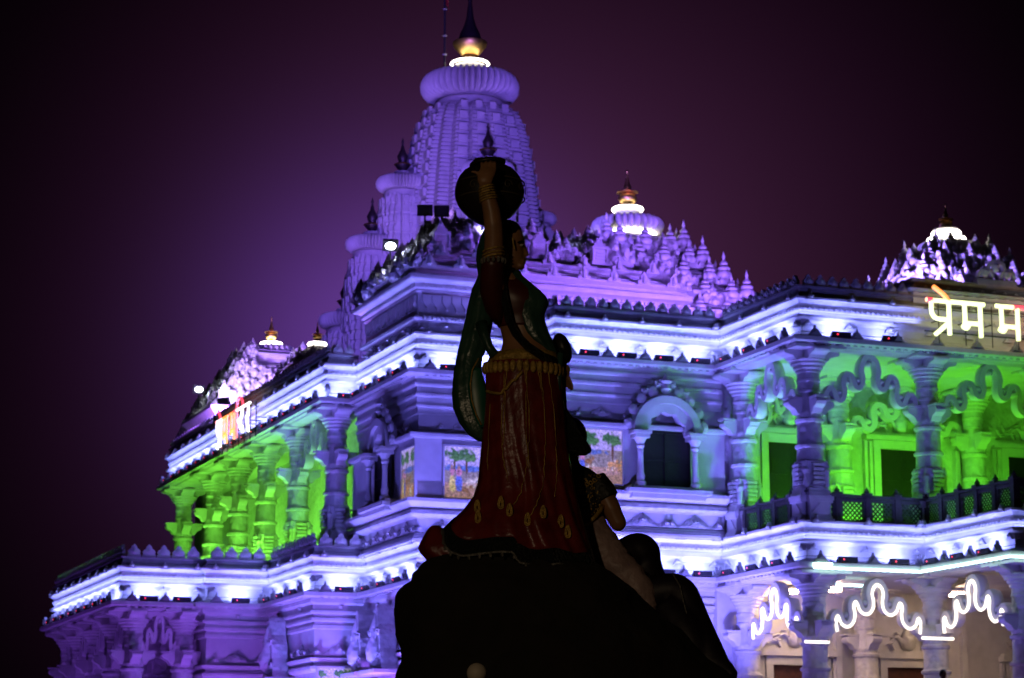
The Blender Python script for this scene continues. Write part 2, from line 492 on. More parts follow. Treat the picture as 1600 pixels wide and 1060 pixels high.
do = d.build('coping_dentil', MARBLE, temple); do['kind'] = 'stuff'
relief_row(TALL[:3], 0.0, 14.82, 1.45)
# the twin block at the far end of the side wing
TALL2 = [(-7.2, 30.6), (-8.0, 30.6), (-8.0, 34.4), (-2, 34.4)]
MB().sweep(TALL2, [(0, 13.5), (0, 15.55), (.10, 15.63), (.10, 15.72), (.42, 16.02), (.46, 16.06), (.46, 16.16), (.40, 16.2), (-.6, 16.25), (-.6, 13.5)]).build('upper_frieze', MARBLE, temple)
slab('roof_slab', -7.5, 0, 31.0, 34.0, 15.0, 15.95)
slab('inner_block', -7.0, 0, 34.9, 38.2, 3.0, 15.7)

# ---- pillars
def pillar_tree(H, base_sq=1.0):
    k = H / 4.6
    root = empty('pillar', temple)
    b = MB()
    for s, z0, z1 in ((1.0, 0, .14), (.92, .14, .2), (.86, .2, .55), (.95, .55, .62), (1.0, .62, .72), (.92, .72, .80), (.84, .80, .90)):
        b.box((0, 0, (z0 + z1) / 2 * k), (base_sq * s, base_sq * s * .66, (z1 - z0) * k)); b.box((0, 0, (z0 + z1) / 2 * k + .002), (base_sq * s * .66, base_sq * s, (z1 - z0) * k))
    for q in range(4):
        a = q * pi / 2
        bb = MB(); bb.prism([(-.26, 0), (.26, 0), (0, .28)], .40 * base_sq, .46 * base_sq)
        b.add([(x * cos(a) - y * sin(a), x * sin(a) + y * cos(a), (z + .24) * k) for x, y, z in bb.v], bb.f)
    b.build('pillar_base', MARBLE, root)
    prof = [(.40, .90), (.42, .95), (.38, 1.0), (.36, 1.1), (.38, 1.55), (.42, 1.6), (.36, 1.66), (.35, 1.95), (.40, 1.98), (.41, 2.04), (.36, 2.08), (.335, 2.12), (.33, 2.62), (.38, 2.66), (.39, 2.72), (.34, 2.76), (.36, 2.86), (.36, 2.9), (.33, 2.94),
            (.32, 3.2), (.30, 3.24), (.30, 3.42), (.32, 3.44), (.32, 3.5), (.30, 3.52), (.30, 3.70), (.32, 3.72), (.32, 3.78), (.30, 3.80), (.30, 3.95)]
    MB().lathe([(r, z * k) for r, z in prof], seg=18, rot=pi / 18).build('pillar_shaft', CARVED, root, smooth=40)
    b = MB()     # standing figures and mouldings round the lower shaft
    for q in range(4):
        a = q * pi / 2
        for j in range(5): b.box((.40 * cos(a), .40 * sin(a), (1.05 + j * .115) * k), (.12, .34 - .02 * (j % 2), .07 * k), a)
        a += pi / 4
        c0 = (.42 * cos(a), .42 * sin(a))
        b.lathe([(.07, .92 * k), (.09, 1.05 * k), (.07, 1.22 * k), (.10, 1.38 * k), (.045, 1.46 * k), (.06, 1.5 * k), (.055, 1.58 * k), (.01, 1.66 * k)], (c0[0], c0[1], 0), 8)
    b.build('figure_band', CARVED, root, smooth=40)
    b = MB()     # bracket collar
    for q in range(4):
        a = q * pi / 2
        bb = MB(); bb.prism([(.28, 2.84), (.42, 2.86), (.50, 2.98), (.66, 3.06), (.70, 3.14), (.66, 3.22), (.28, 3.24)], -.15, .15)
        bb.prism([(.30, 3.24), (.72, 3.24), (.72, 3.29), (.30, 3.29)], -.18, .18)
        b.add([(x * cos(a) - y * sin(a), x * sin(a) + y * cos(a), z * k) for x, y, z in bb.v], bb.f)
    b.build('bracket_collar', MARBLE, root)
    b = MB()
    b.lathe([(r, z * k) for r, z in ((.30, 3.93), (.34, 3.96), (.34, 4.02), (.40, 4.06), (.40, 4.12), (.47, 4.16), (.47, 4.22), (.52, 4.26), (.50, 4.31), (.40, 4.33))], seg=18)
    for q in range(4):
        a = q * pi / 2
        bb = MB(); bb.prism([(.2, 4.26), (.50, 4.28), (.55, 4.36), (.68, 4.40), (.80, 4.42), (.84, 4.47), (.84, 4.52), (.2, 4.52)], -.24, .24)
        b.add([(x * cos(a) - y * sin(a), x * sin(a) + y * cos(a), z * k) for x, y, z in bb.v], bb.f)
    b.box((0, 0, 4.555 * k), (1.5, 1.5, .08 * k))
    b.build('pillar_capital', MARBLE, root)
    return root

P_UP = pillar_tree(4.72)
P_LO = pillar_tree(4.5)
P_UP.location = (.45, .45, 8.76); P_LO.location = (.45, .45, 3.0)
for u, v in ((4.1, .45), (.45, 4.25), (8.1, .45), (3.5, 4.25), (8.0, 4.25)): copy_tree(P_UP, temple, (u, v, 8.76))
for v in (14.25, 18.4, 22.3, 25.9, 29.5, 34.2): copy_tree(P_UP, temple, (-8.42, v, 8.76))
for u, v in ((4.1, .45), (.45, 4.25), (4.1, -3.75), (8.1, .45), (8.1, -3.75), (4.2, 4.3)): copy_tree(P_LO, temple, (u, v, 3.0))
for u, v in ((-13.6, 18.7), (-12.0, 18.7), (-13.6, 21.5), (-13.6, 24.4), (-13.6, 27.3), (-13.6, 29.1), (-11.6, 21.5), (-11.6, 24.4)): copy_tree(P_LO, temple, (u, v, 3.0))

# ---- cusped arches
HALF = [(0, .95), (.08, .92), (.15, .83), (.178, .70), (.155, .58), (.17, .46), (.24, .40), (.315, .44), (.35, .53), (.40, .61), (.475, .62), (.535, .56), (.555, .45), (.535, .34), (.555, .23), (.625, .165), (.70, .20), (.735, .29), (.79, .355), (.86, .34), (.91, .26), (.915, .14), (.90, 0)]
def arch_tree(span, rise, neon=False):
    root = empty('cusped_arch', temple)
    pts = crom(HALF, 4)
    full = [Vector((-p.x, p.y)) for p in reversed(pts[1:])] + pts
    hs = span / 2; sec = [(-.07, -.13), (.07, -.13), (.095, -.05), (.095, .05), (.07, .13), (-.07, .13), (-.095, .05), (-.095, -.05)]
    rings = []
    P = [Vector((p.x * hs, p.y * rise)) for p in full]
    for i, p in enumerate(P):
        t = (P[min(i + 1, len(P) - 1)] - P[max(i - 1, 0)]).normalized(); nn = Vector((-t.y, t.x))
        rings.append([(p.x + nn.x * a, d * 1.15, p.y + nn.y * a) for a, d in sec])
    MB().loft(rings).build('arch_ribbon', MARBLE, root, smooth=50)
    me = None     # scrolled bosses in the hollows of the ribbon
    for x, z in ((-.63, .30), (-.245, .53), (.245, .53), (.63, .30), (-.47, .48), (.47, .48), (-.85, .2), (.85, .2), (0, .82)):
        if me is None:
            b = MB().lathe([(.02, -.15), (.07, -.12), (.10, 0), (.07, .12), (.02, .15)], (0, 0, 0), 10)
            b.v = [(q[0], q[2], q[1]) for q in b.v]; me = b.data('arch_boss', MARBLE, 50)
        link('arch_boss', me, root, (x * hs, 0, z * rise + .02))
    if neon:
        pp = []
        for i, p in enumerate(P):
            t = (P[min(i + 1, len(P) - 1)] - P[max(i - 1, 0)]).normalized(); nn = Vector((-t.y, t.x))
            pp.append((p.x - nn.x * .10, .165, p.y - nn.y * .10))
        MB().tube(pp, .036, 6).build('neon_tube', NEONWARM, root)
    return root
A_UP = arch_tree(3.0, 1.62); A_UP.location = (2.28, .45, 11.85); A_UP.rotation_euler = (0, 0, pi)
copy_tree(A_UP, temple, (.45, 2.35, 11.85), pi / 2, (1.0, 1, 1))
copy_tree(A_UP, temple, (6.1, .45, 11.85), pi, (1.08, 1, 1))
copy_tree(A_UP, temple, (-8.42, 16.3, 11.85), pi / 2, (1.17, 1, 1))
for u0, u1 in ((.45, 3.5), (3.5, 8.0)): copy_tree(A_UP, temple, ((u0 + u1) / 2, 4.4, 11.85), pi, ((u1 - u0 - .6) / 3.0, 1, 1))
A_LO = arch_tree(3.0, 1.45, True); A_LO.location = (2.28, .45, 5.95); A_LO.rotation_euler = (0, 0, pi)
copy_tree(A_LO, temple, (.45, 2.35, 5.95), pi / 2)
copy_tree(A_LO, temple, (4.1, -1.65, 5.95), pi / 2, (1.1, 1, 1))
A_LP = arch_tree(2.2, 1.45); A_LP.location = (-13.6, 20.1, 5.95); A_LP.rotation_euler = (0, 0, pi / 2)
for v in (22.95, 25.85, 28.75): copy_tree(A_LP, temple, (-13.6, v, 5.95), pi / 2)
copy_tree(A_LP, temple, (-12.8, 18.7, 5.95), pi, (.62, 1, 1))

# ---- gallery back wall: doors with frames, engaged pilasters and foliage reliefs
def leaf_scroll(b, x, z, s, flip, y0=0.0):
    pts = [(x + flip * s * t, z + s * (.55 * t + .25 * sin(t * 6))) for t in [i / 9 for i in range(10)]]
    b.tube([(p[0], y0, p[1]) for p in pts], [.05 * s + .01] * 10, 6)
    for i in range(1, 9, 2):
        p = pts[i]
        b.lathe([(.02, -.03), (.12 * s, 0), (.02, .05)], (p[0], y0, p[1] + .1 * s), 7)
def door(u, v, z, w, h, m):
    root = empty('door', temple, (u, v, z), pi)
    b = MB()
    for s in (-1, 1):
        b.box((s * (w / 2 + .12), .06, h / 2), (.22, .20, h)); b.box((s * (w / 2 + .30), .03, h / 2 + .1), (.10, .16, h + .2)); b.box((s * (w / 2 + .46), .03, h / 2 + .1), (.10, .16, h + .2))
    b.box((0, .06, h + .12), (w + .48, .22, .24)); b.box((0, .10, h + .32), (w + 1.05, .30, .14)); b.box((0, .07, h + .43), (w + .9, .22, .08))
    b.build('door_frame', MARBLE, root)
    for s in (-1, 1):
        d = MB(); d.box((s * w / 4, .0, h / 2), (w / 2 - .01, .08, h))
        for j in range(3):
            d.box((s * w / 4, .045, h * (.2 + .3 * j)), (w / 2 - .2, .03, h * .22))
        d.build('door_leaf', m, root)
    b = MB()
    for s in (-1, 1):
        leaf_scroll(b, s * .1, h + .55, .8, s, .06); leaf_scroll(b, s * .45, h + .50, .6, s, .06)
    b.lathe([(.05, 0), (.2, .1), (.24, .35), (.1, .62), (.02, .8)], (0, .04, h + .48), 10)
    b.build('door_crest', CARVED, root, smooth=50)
    return root
for u in (2.2, 5.85, 10.2): door(u, 4.80, 8.72, 1.5, 2.93, DOORWOOD)
for u in (2.2, 5.85, 10.2): door(u, 4.80, 3.0, 1.5, 2.35, REDWOOD)
slab('lower_wall', -.2, 14.4, 4.82, 5.2, 3.0, 7.5)
for u in (.25, .95, 3.45, 7.6):
    slab('pilaster', u, u + .16, 4.62, 4.84, 8.72, 11.7); slab('pilaster', u + .26, u + .42, 4.62, 4.84, 8.72, 11.9)
    slab('pilaster', u, u + .2, 4.66, 4.84, 3.0, 6.4)

# ---- balustrade of the right-hand gallery
BAL = [(9.0, -4.0), (3.8, -4.0), (3.8, .22), (.2, .22), (.2, 4.6)]
balu = empty('balustrade', temple)
b = MB(); b.box((0, 0, .42), (.16, .16, .84)); b.box((0, 0, .86), (.22, .22, .06)); b.lathe([(.05, .88), (.08, .94), (.04, 1.0), (.0, 1.08)], seg=8)
ME_POST = b.data('baluster_post', DARKSTONE)
for p, q in zip(BAL[:-1], BAL[1:]):
    L = hypot(q[0] - p[0], q[1] - p[1]); n = max(1, round(L / .86)); a = atan2(q[1] - p[1], q[0] - p[0])
    for i in range(n + (q == BAL[-1])):
        t = i / n
        link('baluster_post', ME_POST, balu, (p[0] + (q[0] - p[0]) * t, p[1] + (q[1] - p[1]) * t, 8.74), a)
    w = L / n - .16
    pb = MB(); pb.box((0, 0, .70), (w, .10, .09)); pb.box((0, 0, .10), (w, .10, .12))
    for s in (-1, 1): pb.box((s * (w / 2 - .03), 0, .40), (.06, .07, .55))
    k = 5
    for i in range(-k, k + 1):            # pierced diagonal lattice
        for sgn in (-1, 1):
            x0 = i * w / k * .9
            zlo, zhi = .16, .66
            xa, xb = x0, x0 + sgn * .5
            def cl(x): return max(-w / 2 + .05, min(w / 2 - .05, x))
            ta = (cl(xa) - xa) / (xb - xa); tb = (cl(xb) - xa) / (xb - xa)
            if abs(tb - ta) < .08: continue
            pb.tube([(cl(xa), 0, zlo + (zhi - zlo) * ta), (cl(xb), 0, zlo + (zhi - zlo) * tb)], .021, 4)
    me = pb.data('lattice_panel', DARKSTONE)
    for i in range(n):
        t = (i + .5) / n
        link('lattice_panel', me, balu, (p[0] + (q[0] - p[0]) * t, p[1] + (q[1] - p[1]) * t, 8.74), a)
    cb = MB(); cb.box((0, 0, .80), (L, .16, .07)); cb.build('handrail', DARKSTONE, balu, ((p[0] + q[0]) / 2, (p[1] + q[1]) / 2, 8.74), a)

# ---- arched niches with little columns, and their windows
def niche(u, v, rz, w=1.9, dark=True):
    root = empty('arched_niche', temple, (u, v, 9.98), rz)
    b = MB(); b.box((0, .24, .0), (w + .62, .62, .12)); b.box((0, .18, -.12), (w + .35, .5, .14)); b.box((0, .20, .10), (w + .45, .5, .08)); b.build('niche_sill', MARBLE, root)
    for s in (-1, 1):
        MB().lathe([(.15, .14), (.15, .24), (.10, .28), (.12, .42), (.09, .50), (.075, 1.05), (.09, 1.12), (.075, 1.16), (.12, 1.24), (.10, 1.30), (.16, 1.42), (.18, 1.46)], (s * w * .44, .34, 0), 12).build('niche_column', MARBLE, root, smooth=40)
        b = MB(); b.box((s * w * .44, .34, 1.52), (.42, .4, .12)); b.box((s * w * .44, .34, 1.62), (.52, .46, .08)); b.build('niche_capital', MARBLE, root)
    hw = w * .40
    def ring(ro, ri, y0, y1, z0, cusp=0, n=26):
        bb = MB(); o, i_ = [], []
        for k in range(n + 1):
            a = pi * k / n
            o.append((ro * cos(a), z0 + ro * sin(a)))
            r = ri * (1 - cusp * abs(sin(a * 4.5)))
            i_.append((r * cos(a), z0 + r * sin(a)))
        for k in range(n):
            q = [o[k], o[k + 1], i_[k + 1], i_[k]]
            vs = [(x, y0, z) for x, z in q] + [(x, y1, z) for x, z in q]
            bb.add(vs, [(0, 1, 2, 3), (7, 6, 5, 4), (0, 4, 5, 1), (1, 5, 6, 2), (2, 6, 7, 3), (3, 7, 4, 0)])
        return bb
    ring(hw + .28, hw + .06, .02, .40, 1.66).build('niche_arch', MARBLE, root)
    ring(hw + .06, hw - .14, .02, .30, 1.66, .14).build('cusped_lining', MARBLE, root)
    b = MB()      # pierced crest of scrolls with a finial
    for k in range(9):
        a = pi * (k + .5) / 9
        r = hw + .40
        b.lathe([(.02, -.08), (.13, -.05), (.15, .04), (.05, .09)], (0, 0, 0), 9); n0 = len(b.v) - 36
        for i in range(n0, len(b.v)):
            q = b.v[i]; b.v[i] = (q[0] + r * cos(a), .24 + q[2], q[1] + 1.66 + r * sin(a) * 1.05)
    for s in (-1, 1):
        leaf_scroll(b, s * (hw + .25), 1.72, .5, s * .5, .26); leaf_scroll(b, s * .08, 1.66 + hw + .42, .55, s * .4, .26); leaf_scroll(b, s * .45, 1.66 + hw + .25, .4, s * .7, .26)
    b.lathe([(.05, 0), (.16, .06), (.12, .2), (.18, .28), (.06, .4), (.0, .55)], (0, .26, 1.66 + hw + .42), 9)
    b.build('niche_crest', CARVED, root, smooth=50)
    b = MB(); b.box((0, .135, .9), (hw * 2, .02, 1.66)); b.build('window_shutter', DOORWOOD, root)
    f = MB()
    for s in (-1, 0, 1): f.box((s * hw * .97, .16, .9), (.06, .05, 1.62))
    for z in (.14, .9, 1.68): f.box((0, .158, z), (hw * 2, .04, .06))
    f.build('window_frame', DOORWOOD, root)
    return root
niche(-1.92, 4.58, pi)
niche(-8.02, 10.45, pi / 2, 1.7)

# ---- ground storey of the left-hand half
GW = [(-5.05, 5.3), (-5.05, 8.2), (-7.8, 8.2), (-7.8, 13.0), (-9.45, 13.0), (-9.45, 17.9), (-11.5, 17.9), (-11.5, 29.6)]
MB().sweep([(.2, 5.0), (-5.05, 5.0)] + GW[1:], [(-.6, 3.0), (-.1, 3.0), (-.1, 5.35), (.04, 5.38), (.08, 5.44), (.08, 5.52), (-.02, 5.56), (-.06, 5.58), (-.06, 5.64), (.10, 5.68), (.12, 5.76), (-.06, 5.80), (-.06, 6.62), (.0, 6.64), (.0, 6.74), (-.04, 6.76), (-.04, 6.84), (.06, 6.87), (.06, 6.95), (.0, 6.97), (.0, 7.06), (.10, 7.09), (.10, 7.16), (.03, 7.18), (.03, 7.34), (.14, 7.40), (.14, 7.5), (-.6, 7.5)]).build('lower_wall', MARBLE, temple)
for seg in (GW[3:5], GW[5:7], GW[1:3], GW[4:6], GW[2:4]):
    for x, y, a in along(seg, 1.9, -.05, .1):
        link('frieze_relief', ME_TRI, temple, (x, y, 5.86), a); link('frieze_relief', ME_TRIS, temple, (x + .7 * cos(a), y + .7 * sin(a), 5.86), a); link('frieze_relief', ME_TRIS, temple, (x - .7 * cos(a), y - .7 * sin(a), 5.86), a)
        link('frieze_relief', ME_TRIS, temple, (x, y, 7.2), a)
# gable brackets that carry the eave at the inner corners
def bracket(u, v, rz):
    root = empty('gabled_bracket', temple, (u, v, 0), rz)
    b = MB(); b.prism([(-.55, 5.3), (.55, 5.3), (.5, 5.6), (.38, 5.9), (.34, 6.3), (.16, 6.6), (.1, 7.0), (0, 7.15), (-.1, 7.0), (-.16, 6.6), (-.34, 6.3), (-.38, 5.9), (-.5, 5.6)], .0, .5); b.build('gable', CARVED, root)
    b = MB()
    for s in (-1, 1):
        leaf_scroll(b, s * .15, 6.2, .5, s * .6, .55); leaf_scroll(b, s * .3, 5.5, .5, s * .5, .55)
    b.lathe([(.05, 5.4), (.25, 5.6), (.3, 5.9), (.12, 6.3), (.16, 6.5), (.02, 6.9)], (0, .5, 0), 10); b.build('gable_scroll', CARVED, root, smooth=50)
    MB().box((0, .35, 5.24), (1.5, .9, .1)).build('gable_shelf', MARBLE, root)
bracket(-9.5, 15.9, pi / 2)
bracket(-7.85, 10.4, pi / 2)
bracket(-7.85, 12.2, pi / 2)
slab('window_panel', -9.0, -8.0, 12.84, 12.9, 4.2, 5.25, STONE_GREY)

# ---- roof ornaments shared by all the stepped roofs
b = MB()
b.box((0, 0, .08), (.62, .62, .16)); b.box((0, 0, .20), (.50, .50, .10)); b.lathe([(.26, .25), (.31, .32), (.32, .42), (.27, .52), (.22, .56), (.26, .60), (.25, .66), (.17, .72), (.13, .76), (.17, .80), (.15, .86), (.07, .92), (.05, 1.0), (.07, 1.05), (.0, 1.28)], seg=12)
ME_BELL = b.data('bell_turret', MARBLE, 40)
def petal_fan(b, c, s, ang, rnd):
    for k in range(7):
        a = -1.2 + 2.4 * k / 6 + rnd.uniform(-.1, .1)
        L = s * (1 - .28 * abs(a)) * rnd.uniform(.85, 1.1)
        w = s * .26
        pts = [(-w * .5, 0), (w * .5, 0), (w * .75, L * .45), (w * .35, L * .8), (0, L), (-w * .35, L * .8), (-w * .75, L * .45)]
        y0 = rnd.uniform(-.05, .1) * s
        bb = MB(); bb.prism(pts, y0, y0 + .10 * s)
        vs = []
        for x, y, z in bb.v:
            X = x * cos(a) + z * sin(a); Z = -x * sin(a) + z * cos(a); Y = y + .16 * (z / max(L, .01)) ** 2 * s
            vs.append((c[0] + X * cos(ang) - Y * sin(ang), c[1] + X * sin(ang) + Y * cos(ang), c[2] + Z))
        b.add(vs, bb.f)
def cluster_mesh(seed):
    """fretted pediment: stacked scalloped outlines with scrolls and a bud on top"""
    r = random.Random(seed); b = MB()
    out = []
    for k in range(25):
        t = k / 24; a = pi * t
        out.append((.56 * cos(a) * (1 - .15 * sin(a)), .62 * sin(a) ** 1.25 + .06 * abs(sin(a * 6)) * sin(a)))
    for sc, y0, y1, dz in ((1, -.12, .04, 0), (.78, .03, .12, .03), (.52, .10, .20, .05)):
        b.prism([(x * sc, z * sc + dz - .1) for x, z in out], y0, y1)
    for i in range(5):
        a = pi * (i + .5) / 5; c0 = (.47 * cos(a), .48 * sin(a) - .02)
        n0 = len(b.v); b.lathe([(.02, -.07), (.10, -.03), (.11, .03), (.03, .08)], (0, 0, 0), 9)
        for q in range(n0, len(b.v)): p = b.v[q]; b.v[q] = (p[0] + c0[0], .12 + p[2], p[1] + c0[1])
    b.lathe([(.03, .42), (.10, .50), (.13, .60), (.06, .72), (.0, .84)], (0, .02, 0), 8)
    b.lathe([(.03, .0), (.12, .08), (.14, .2), (.05, .34)], (0, .2, -.05), 8)
    for s_ in (-1, 1): petal_fan(b, (s_ * .36, .10, .12), .30, s_ * -.3, r)
    return b.data('acanthus_cluster', MARBLE)
ME_AC = [cluster_mesh(i) for i in range(3)]
b = MB()      # little two-post shrine
b.box((0, 0, .05), (.56, .4, .10)); b.box((0, 0, .30), (.40, .28, .40)); b.box((0, 0, .53), (.54, .4, .08))
for j in range(3): b.box((0, .15, .20 + .09 * j), (.30 - .04 * j, .04, .05))
for s in (-1, 1): b.lathe([(.05, .1), (.04, .3), (.05, .5)], (s * .22, .16, 0), 6)
b.box((0, 0, .62), (.36, .28, .10)); b.box((0, 0, .72), (.22, .18, .10)); b.lathe([(.07, .76), (.1, .83), (.04, .9), (0, 1.02)], seg=8)
ME_SHRINE = b.data('roof_shrine', MARBLE)
b = MB()      # small seated figure in a scalloped foot
b.prism([(-.22, 0), (.22, 0), (.2, .1), (.1, .16), (.12, .26), (.05, .32), (0, .42), (-.05, .32), (-.12, .26), (-.1, .16), (-.2, .1)], -.05, .08); b.lathe([(.02, .02), (.09, .06), (.06, .2), (.05, .26), (.0, .32)], (0, .09, 0), 7)
ME_FIG = b.data('tier_figure', MARBLE)

def amalaka(root, z, R, h, seg=72, ribs=44):
    prof = []
    for k in range(11):
        a = -pi / 2 + pi * k / 10
        prof.append((R * (.78 + .22 * cos(a)), z + h / 2 + h / 2 * sin(a)))
    return MB().lathe(prof, seg=ribs * 8, ribs=ribs, rib=.24).build('ribbed_disc', MARBLE, root, smooth=60)

def kalasha(root, z, s, ringlight=None, tip=2.0):
    """gilded pot finial"""
    MB().lathe([(.30, 0), (.34, .06), (.22, .12), (.20, .2), (.46, .36), (.58, .56), (.56, .74), (.40, .88), (.30, .92), (.66, .98), (.66, 1.02), (.26, 1.06), (.16, 1.2), (.26, 1.3), (.18, 1.5), (.09, 1.9), (.05, 2.2), (.09, 2.3), (.0, 2.3 + .15 * tip)],
               seg=24).build('gilded_finial', GOLD, root, (0, 0, z), smooth=50).scale = (s, s, s)

def neon_ring(root, z, r, rad=.05, m=None):
    pts = [(r * cos(2 * pi * k / 40), r * sin(2 * pi * k / 40), z) for k in range(41)]
    return MB().tube(pts, rad, 6, False).build('ring_light', m or RINGLIGHT, root)

def tiers(root, levels, m=MARBLE):
    """stepped pyramid: each level (z, half u, half v) rises to the next with a coved eave"""
    for (z0, a0, c0), (z1, a1, c1) in zip(levels[:-1], levels[1:]):
        p = [(a0, -c0), (-a0, -c0), (-a0, c0), (a0, c0)]
        h = z1 - z0; ins = max(a0 - a1, .02)
        MB().sweep(p, [(-ins * .5, z0), (-ins * .35, z0), (-ins * .35, z0 + h * .34), (-ins * .05, z0 + h * .46), (0, z0 + h * .50), (0, z0 + h * .62), (-ins * .2, z0 + h * .68), (-ins * .45, z0 + h * .78), (-ins * .45, z0 + h * .86), (-ins * .8, z0 + h), (-ins * 1.2, z0 + h)], True).build('roof_tier', m, root)
    z, a, c = levels[-1]
    MB().box((0, 0, (levels[0][0] + z) / 2), (a * 1.6, c * 1.6, z - levels[0][0])).build('roof_core', m, root)

def edge_items(me, name, root, z, a, c, n, off=0, sides='fblr', sc=1.0, jit=0.0, rr=None):
    for side in sides:
        for i in range(n):
            t = (i + .5) / n * 2 - 1
            x, y, r = {'f': (t * a, -c - off, pi), 'b': (t * a, c + off, 0), 'l': (-a - off, t * c, pi / 2), 'r': (a + off, t * c, -pi / 2)}[side]
            o = link(name, me[i % len(me)] if isinstance(me, list) else me, root, (x, y, z), r + (rr.uniform(-jit, jit) if rr else 0))
            k = sc * (rr.uniform(.85, 1.2) if rr else 1)
            o.scale = (k, k, k)

rng = random.Random(3)
# E: roof over the middle block
def block_roof(cu, cv, L, dz=0.0, sc=1.0):
    root = empty('stepped_roof', temple, (cu, cv, dz))
    tiers(root, L)
    for j, n in ((0, 9), (1, 7)):
        (z, a, c), (z2, a2, c2) = L[j], L[j + 1]
        edge_items(ME_FIG, 'tier_figure', root, z + (z2 - z) * .5, a - .03, c - .03, n, .02, 'fl')
    for j, n, k in ((2, 4, 1.0), (3, 4, .95), (4, 3, .85)):
        (z, a, c) = L[j]
        edge_items(ME_AC, 'acanthus_cluster', root, z + .12, a * .92, c * .92, n, .0, 'fl', k * sc, .2, rng)
    for s in (-1, 1):
        for i in range(len(L) - 1):
            (z, a, c), (z2, a2, c2) = L[i], L[i + 1]
            o = link('acanthus_cluster', ME_AC[(i + (s > 0)) % 3], root, (s * (a + a2) / 2 * .98, -(c + c2) / 2 * .98, (z + z2) / 2), pi - s * .75); k = rng.uniform(.7, .95) * sc; o.scale = (k, k, k)
            o = link('acanthus_cluster', ME_AC[(i + 1) % 3], root, (-a * .98, -c * .5 * s, z + .1), pi / 2); o.scale = (sc, sc, sc)
            o = link('acanthus_cluster', ME_AC[i % 3], root, (-a * .98, c * .95, z + .1), 1.2); o.scale = (sc, sc, sc)
    z, a, c = L[2]
    for u in (-.96 * a, -.05 * a, .52 * a): link('roof_shrine', ME_SHRINE, root, (u, -c, z), pi)
    for v in (-.2, .7): link('roof_shrine', ME_SHRINE, root, (-a, v * c, z), pi / 2)
    return root
LE = [(16.45, 4.4, 2.55), (16.95, 3.95, 2.2), (17.35, 3.4, 1.8), (17.7, 2.85, 1.3), (18.0, 2.3, .85), (18.25, 1.7, .4)]
LE2 = [(16.35, 3.1, 2.6), (17.0, 2.85, 2.4), (17.55, 2.55, 2.15), (18.2, 2.1, 1.85), (18.75, 1.75, 1.6), (19.5, 1.3, 1.25), (20.2, .85, .85)]
e1 = block_roof(-3.8, 10.5, LE)
edge_items(ME_AC, 'acanthus_cluster', e1, 18.15, 1.5, .4, 4, .0, 'f', .75, .2, rng)
for u_, z_ in ((-2.75, 18.25), (-2.2, 18.45), (-1.5, 18.4)):
    link('acanthus_cluster', ME_AC[0], e1, (u_, .1, z_), pi)
e2 = block_roof(-4.6, 35.9, LE2, -.75)
amalaka(e2, 20.0, .90, .42, 48, 24); neon_ring(e2, 19.95, .76, .07); neon_ring(e2, 20.42, .42, .09); neon_ring(e2, 20.55, .40, .06); kalasha(e2, 20.62, .42)

# D1: roof over the crossing
d1 = empty('stepped_roof', temple, (6.6, 25.5, 0))
L1 = [(14.78, 6.2, 6.2), (16.5, 5.6, 5.6), (17.8, 4.8, 4.8), (18.8, 4.1, 4.1), (19.7, 3.45, 3.45), (20.5, 2.8, 2.8), (21.2, 2.2, 2.2), (21.9, 1.65, 1.65), (22.75, 1.1, 1.1)]
tiers(d1, L1)
for i, (z, a, c) in enumerate(L1[1:-1]):
    n = max(3, 9 - i)
    edge_items(ME_BELL, 'bell_turret', d1, z + .1, a * .95, c * .95, n, 0, 'flr', .92)
    for s in (-1, 1):
        for q in (-1, 1):
            o = link('bell_turret', ME_BELL, d1, (s * a * .97, q * c * .97, z + .12)); o.scale = (.95, .95, 1.05)
    edge_items(ME_AC, 'acanthus_cluster', d1, z - .1, a * .8, c * 1.0, 3 if i < 4 else 2, .02, 'fl', 1.0, .15, rng)
MB().lathe([(1.0, 22.4), (1.02, 22.8), (.9, 22.95)], seg=32).build('disc_neck', MARBLE, d1, smooth=40)
amalaka(d1, 22.98, 1.27, .62, 60, 30); neon_ring(d1, 22.93, 1.06, .06); neon_ring(d1, 23.98, .56, .06)
MB().lathe([(.95, 23.5), (.7, 23.62), (.5, 23.66), (.5, 23.95), (.58, 24.0), (.3, 24.1)], seg=32).build('disc_cap', MARBLE, d1, smooth=40)
kalasha(d1, 24.02, .64, tip=1)

# D2: roof over the entrance porch
d2 = empty('stepped_roof', temple, (6.6, 3.1, 0))
L2 = [(14.78, 2.2, 2.1), (15.4, 2.0, 1.9), (15.95, 1.75, 1.6), (16.45, 1.35, 1.25), (16.9, .9, .9), (17.3, .6, .6)]
tiers(d2, L2)
for i, (z, a, c) in enumerate(L2[1:-1]):
    edge_items(ME_AC, 'acanthus_cluster', d2, z + .05, a * .92, c * .95, max(2, 5 - i), 0, 'fl', .85, .12, rng)
    for s in (-1, 1): o = link('bell_turret', ME_BELL, d2, (s * a, -c * .95, z + .05)); o.scale = (.62, .62, .62)
    o = link('bell_turret', ME_BELL, d2, (-a, c * .95, z + .05)); o.scale = (.62, .62, .62)
amalaka(d2, 17.12, .80, .42, 48, 24); neon_ring(d2, 17.08, .66, .05)
MB().lathe([(.5, 17.55), (.52, 17.7), (.36, 17.8), (.38, 17.95), (.2, 18.0)], seg=24).build('disc_cap', MARBLE, d2, smooth=40)
neon_ring(d2, 17.64, .52, .06); neon_ring(d2, 17.84, .38, .06); kalasha(d2, 17.92, .34, tip=1)

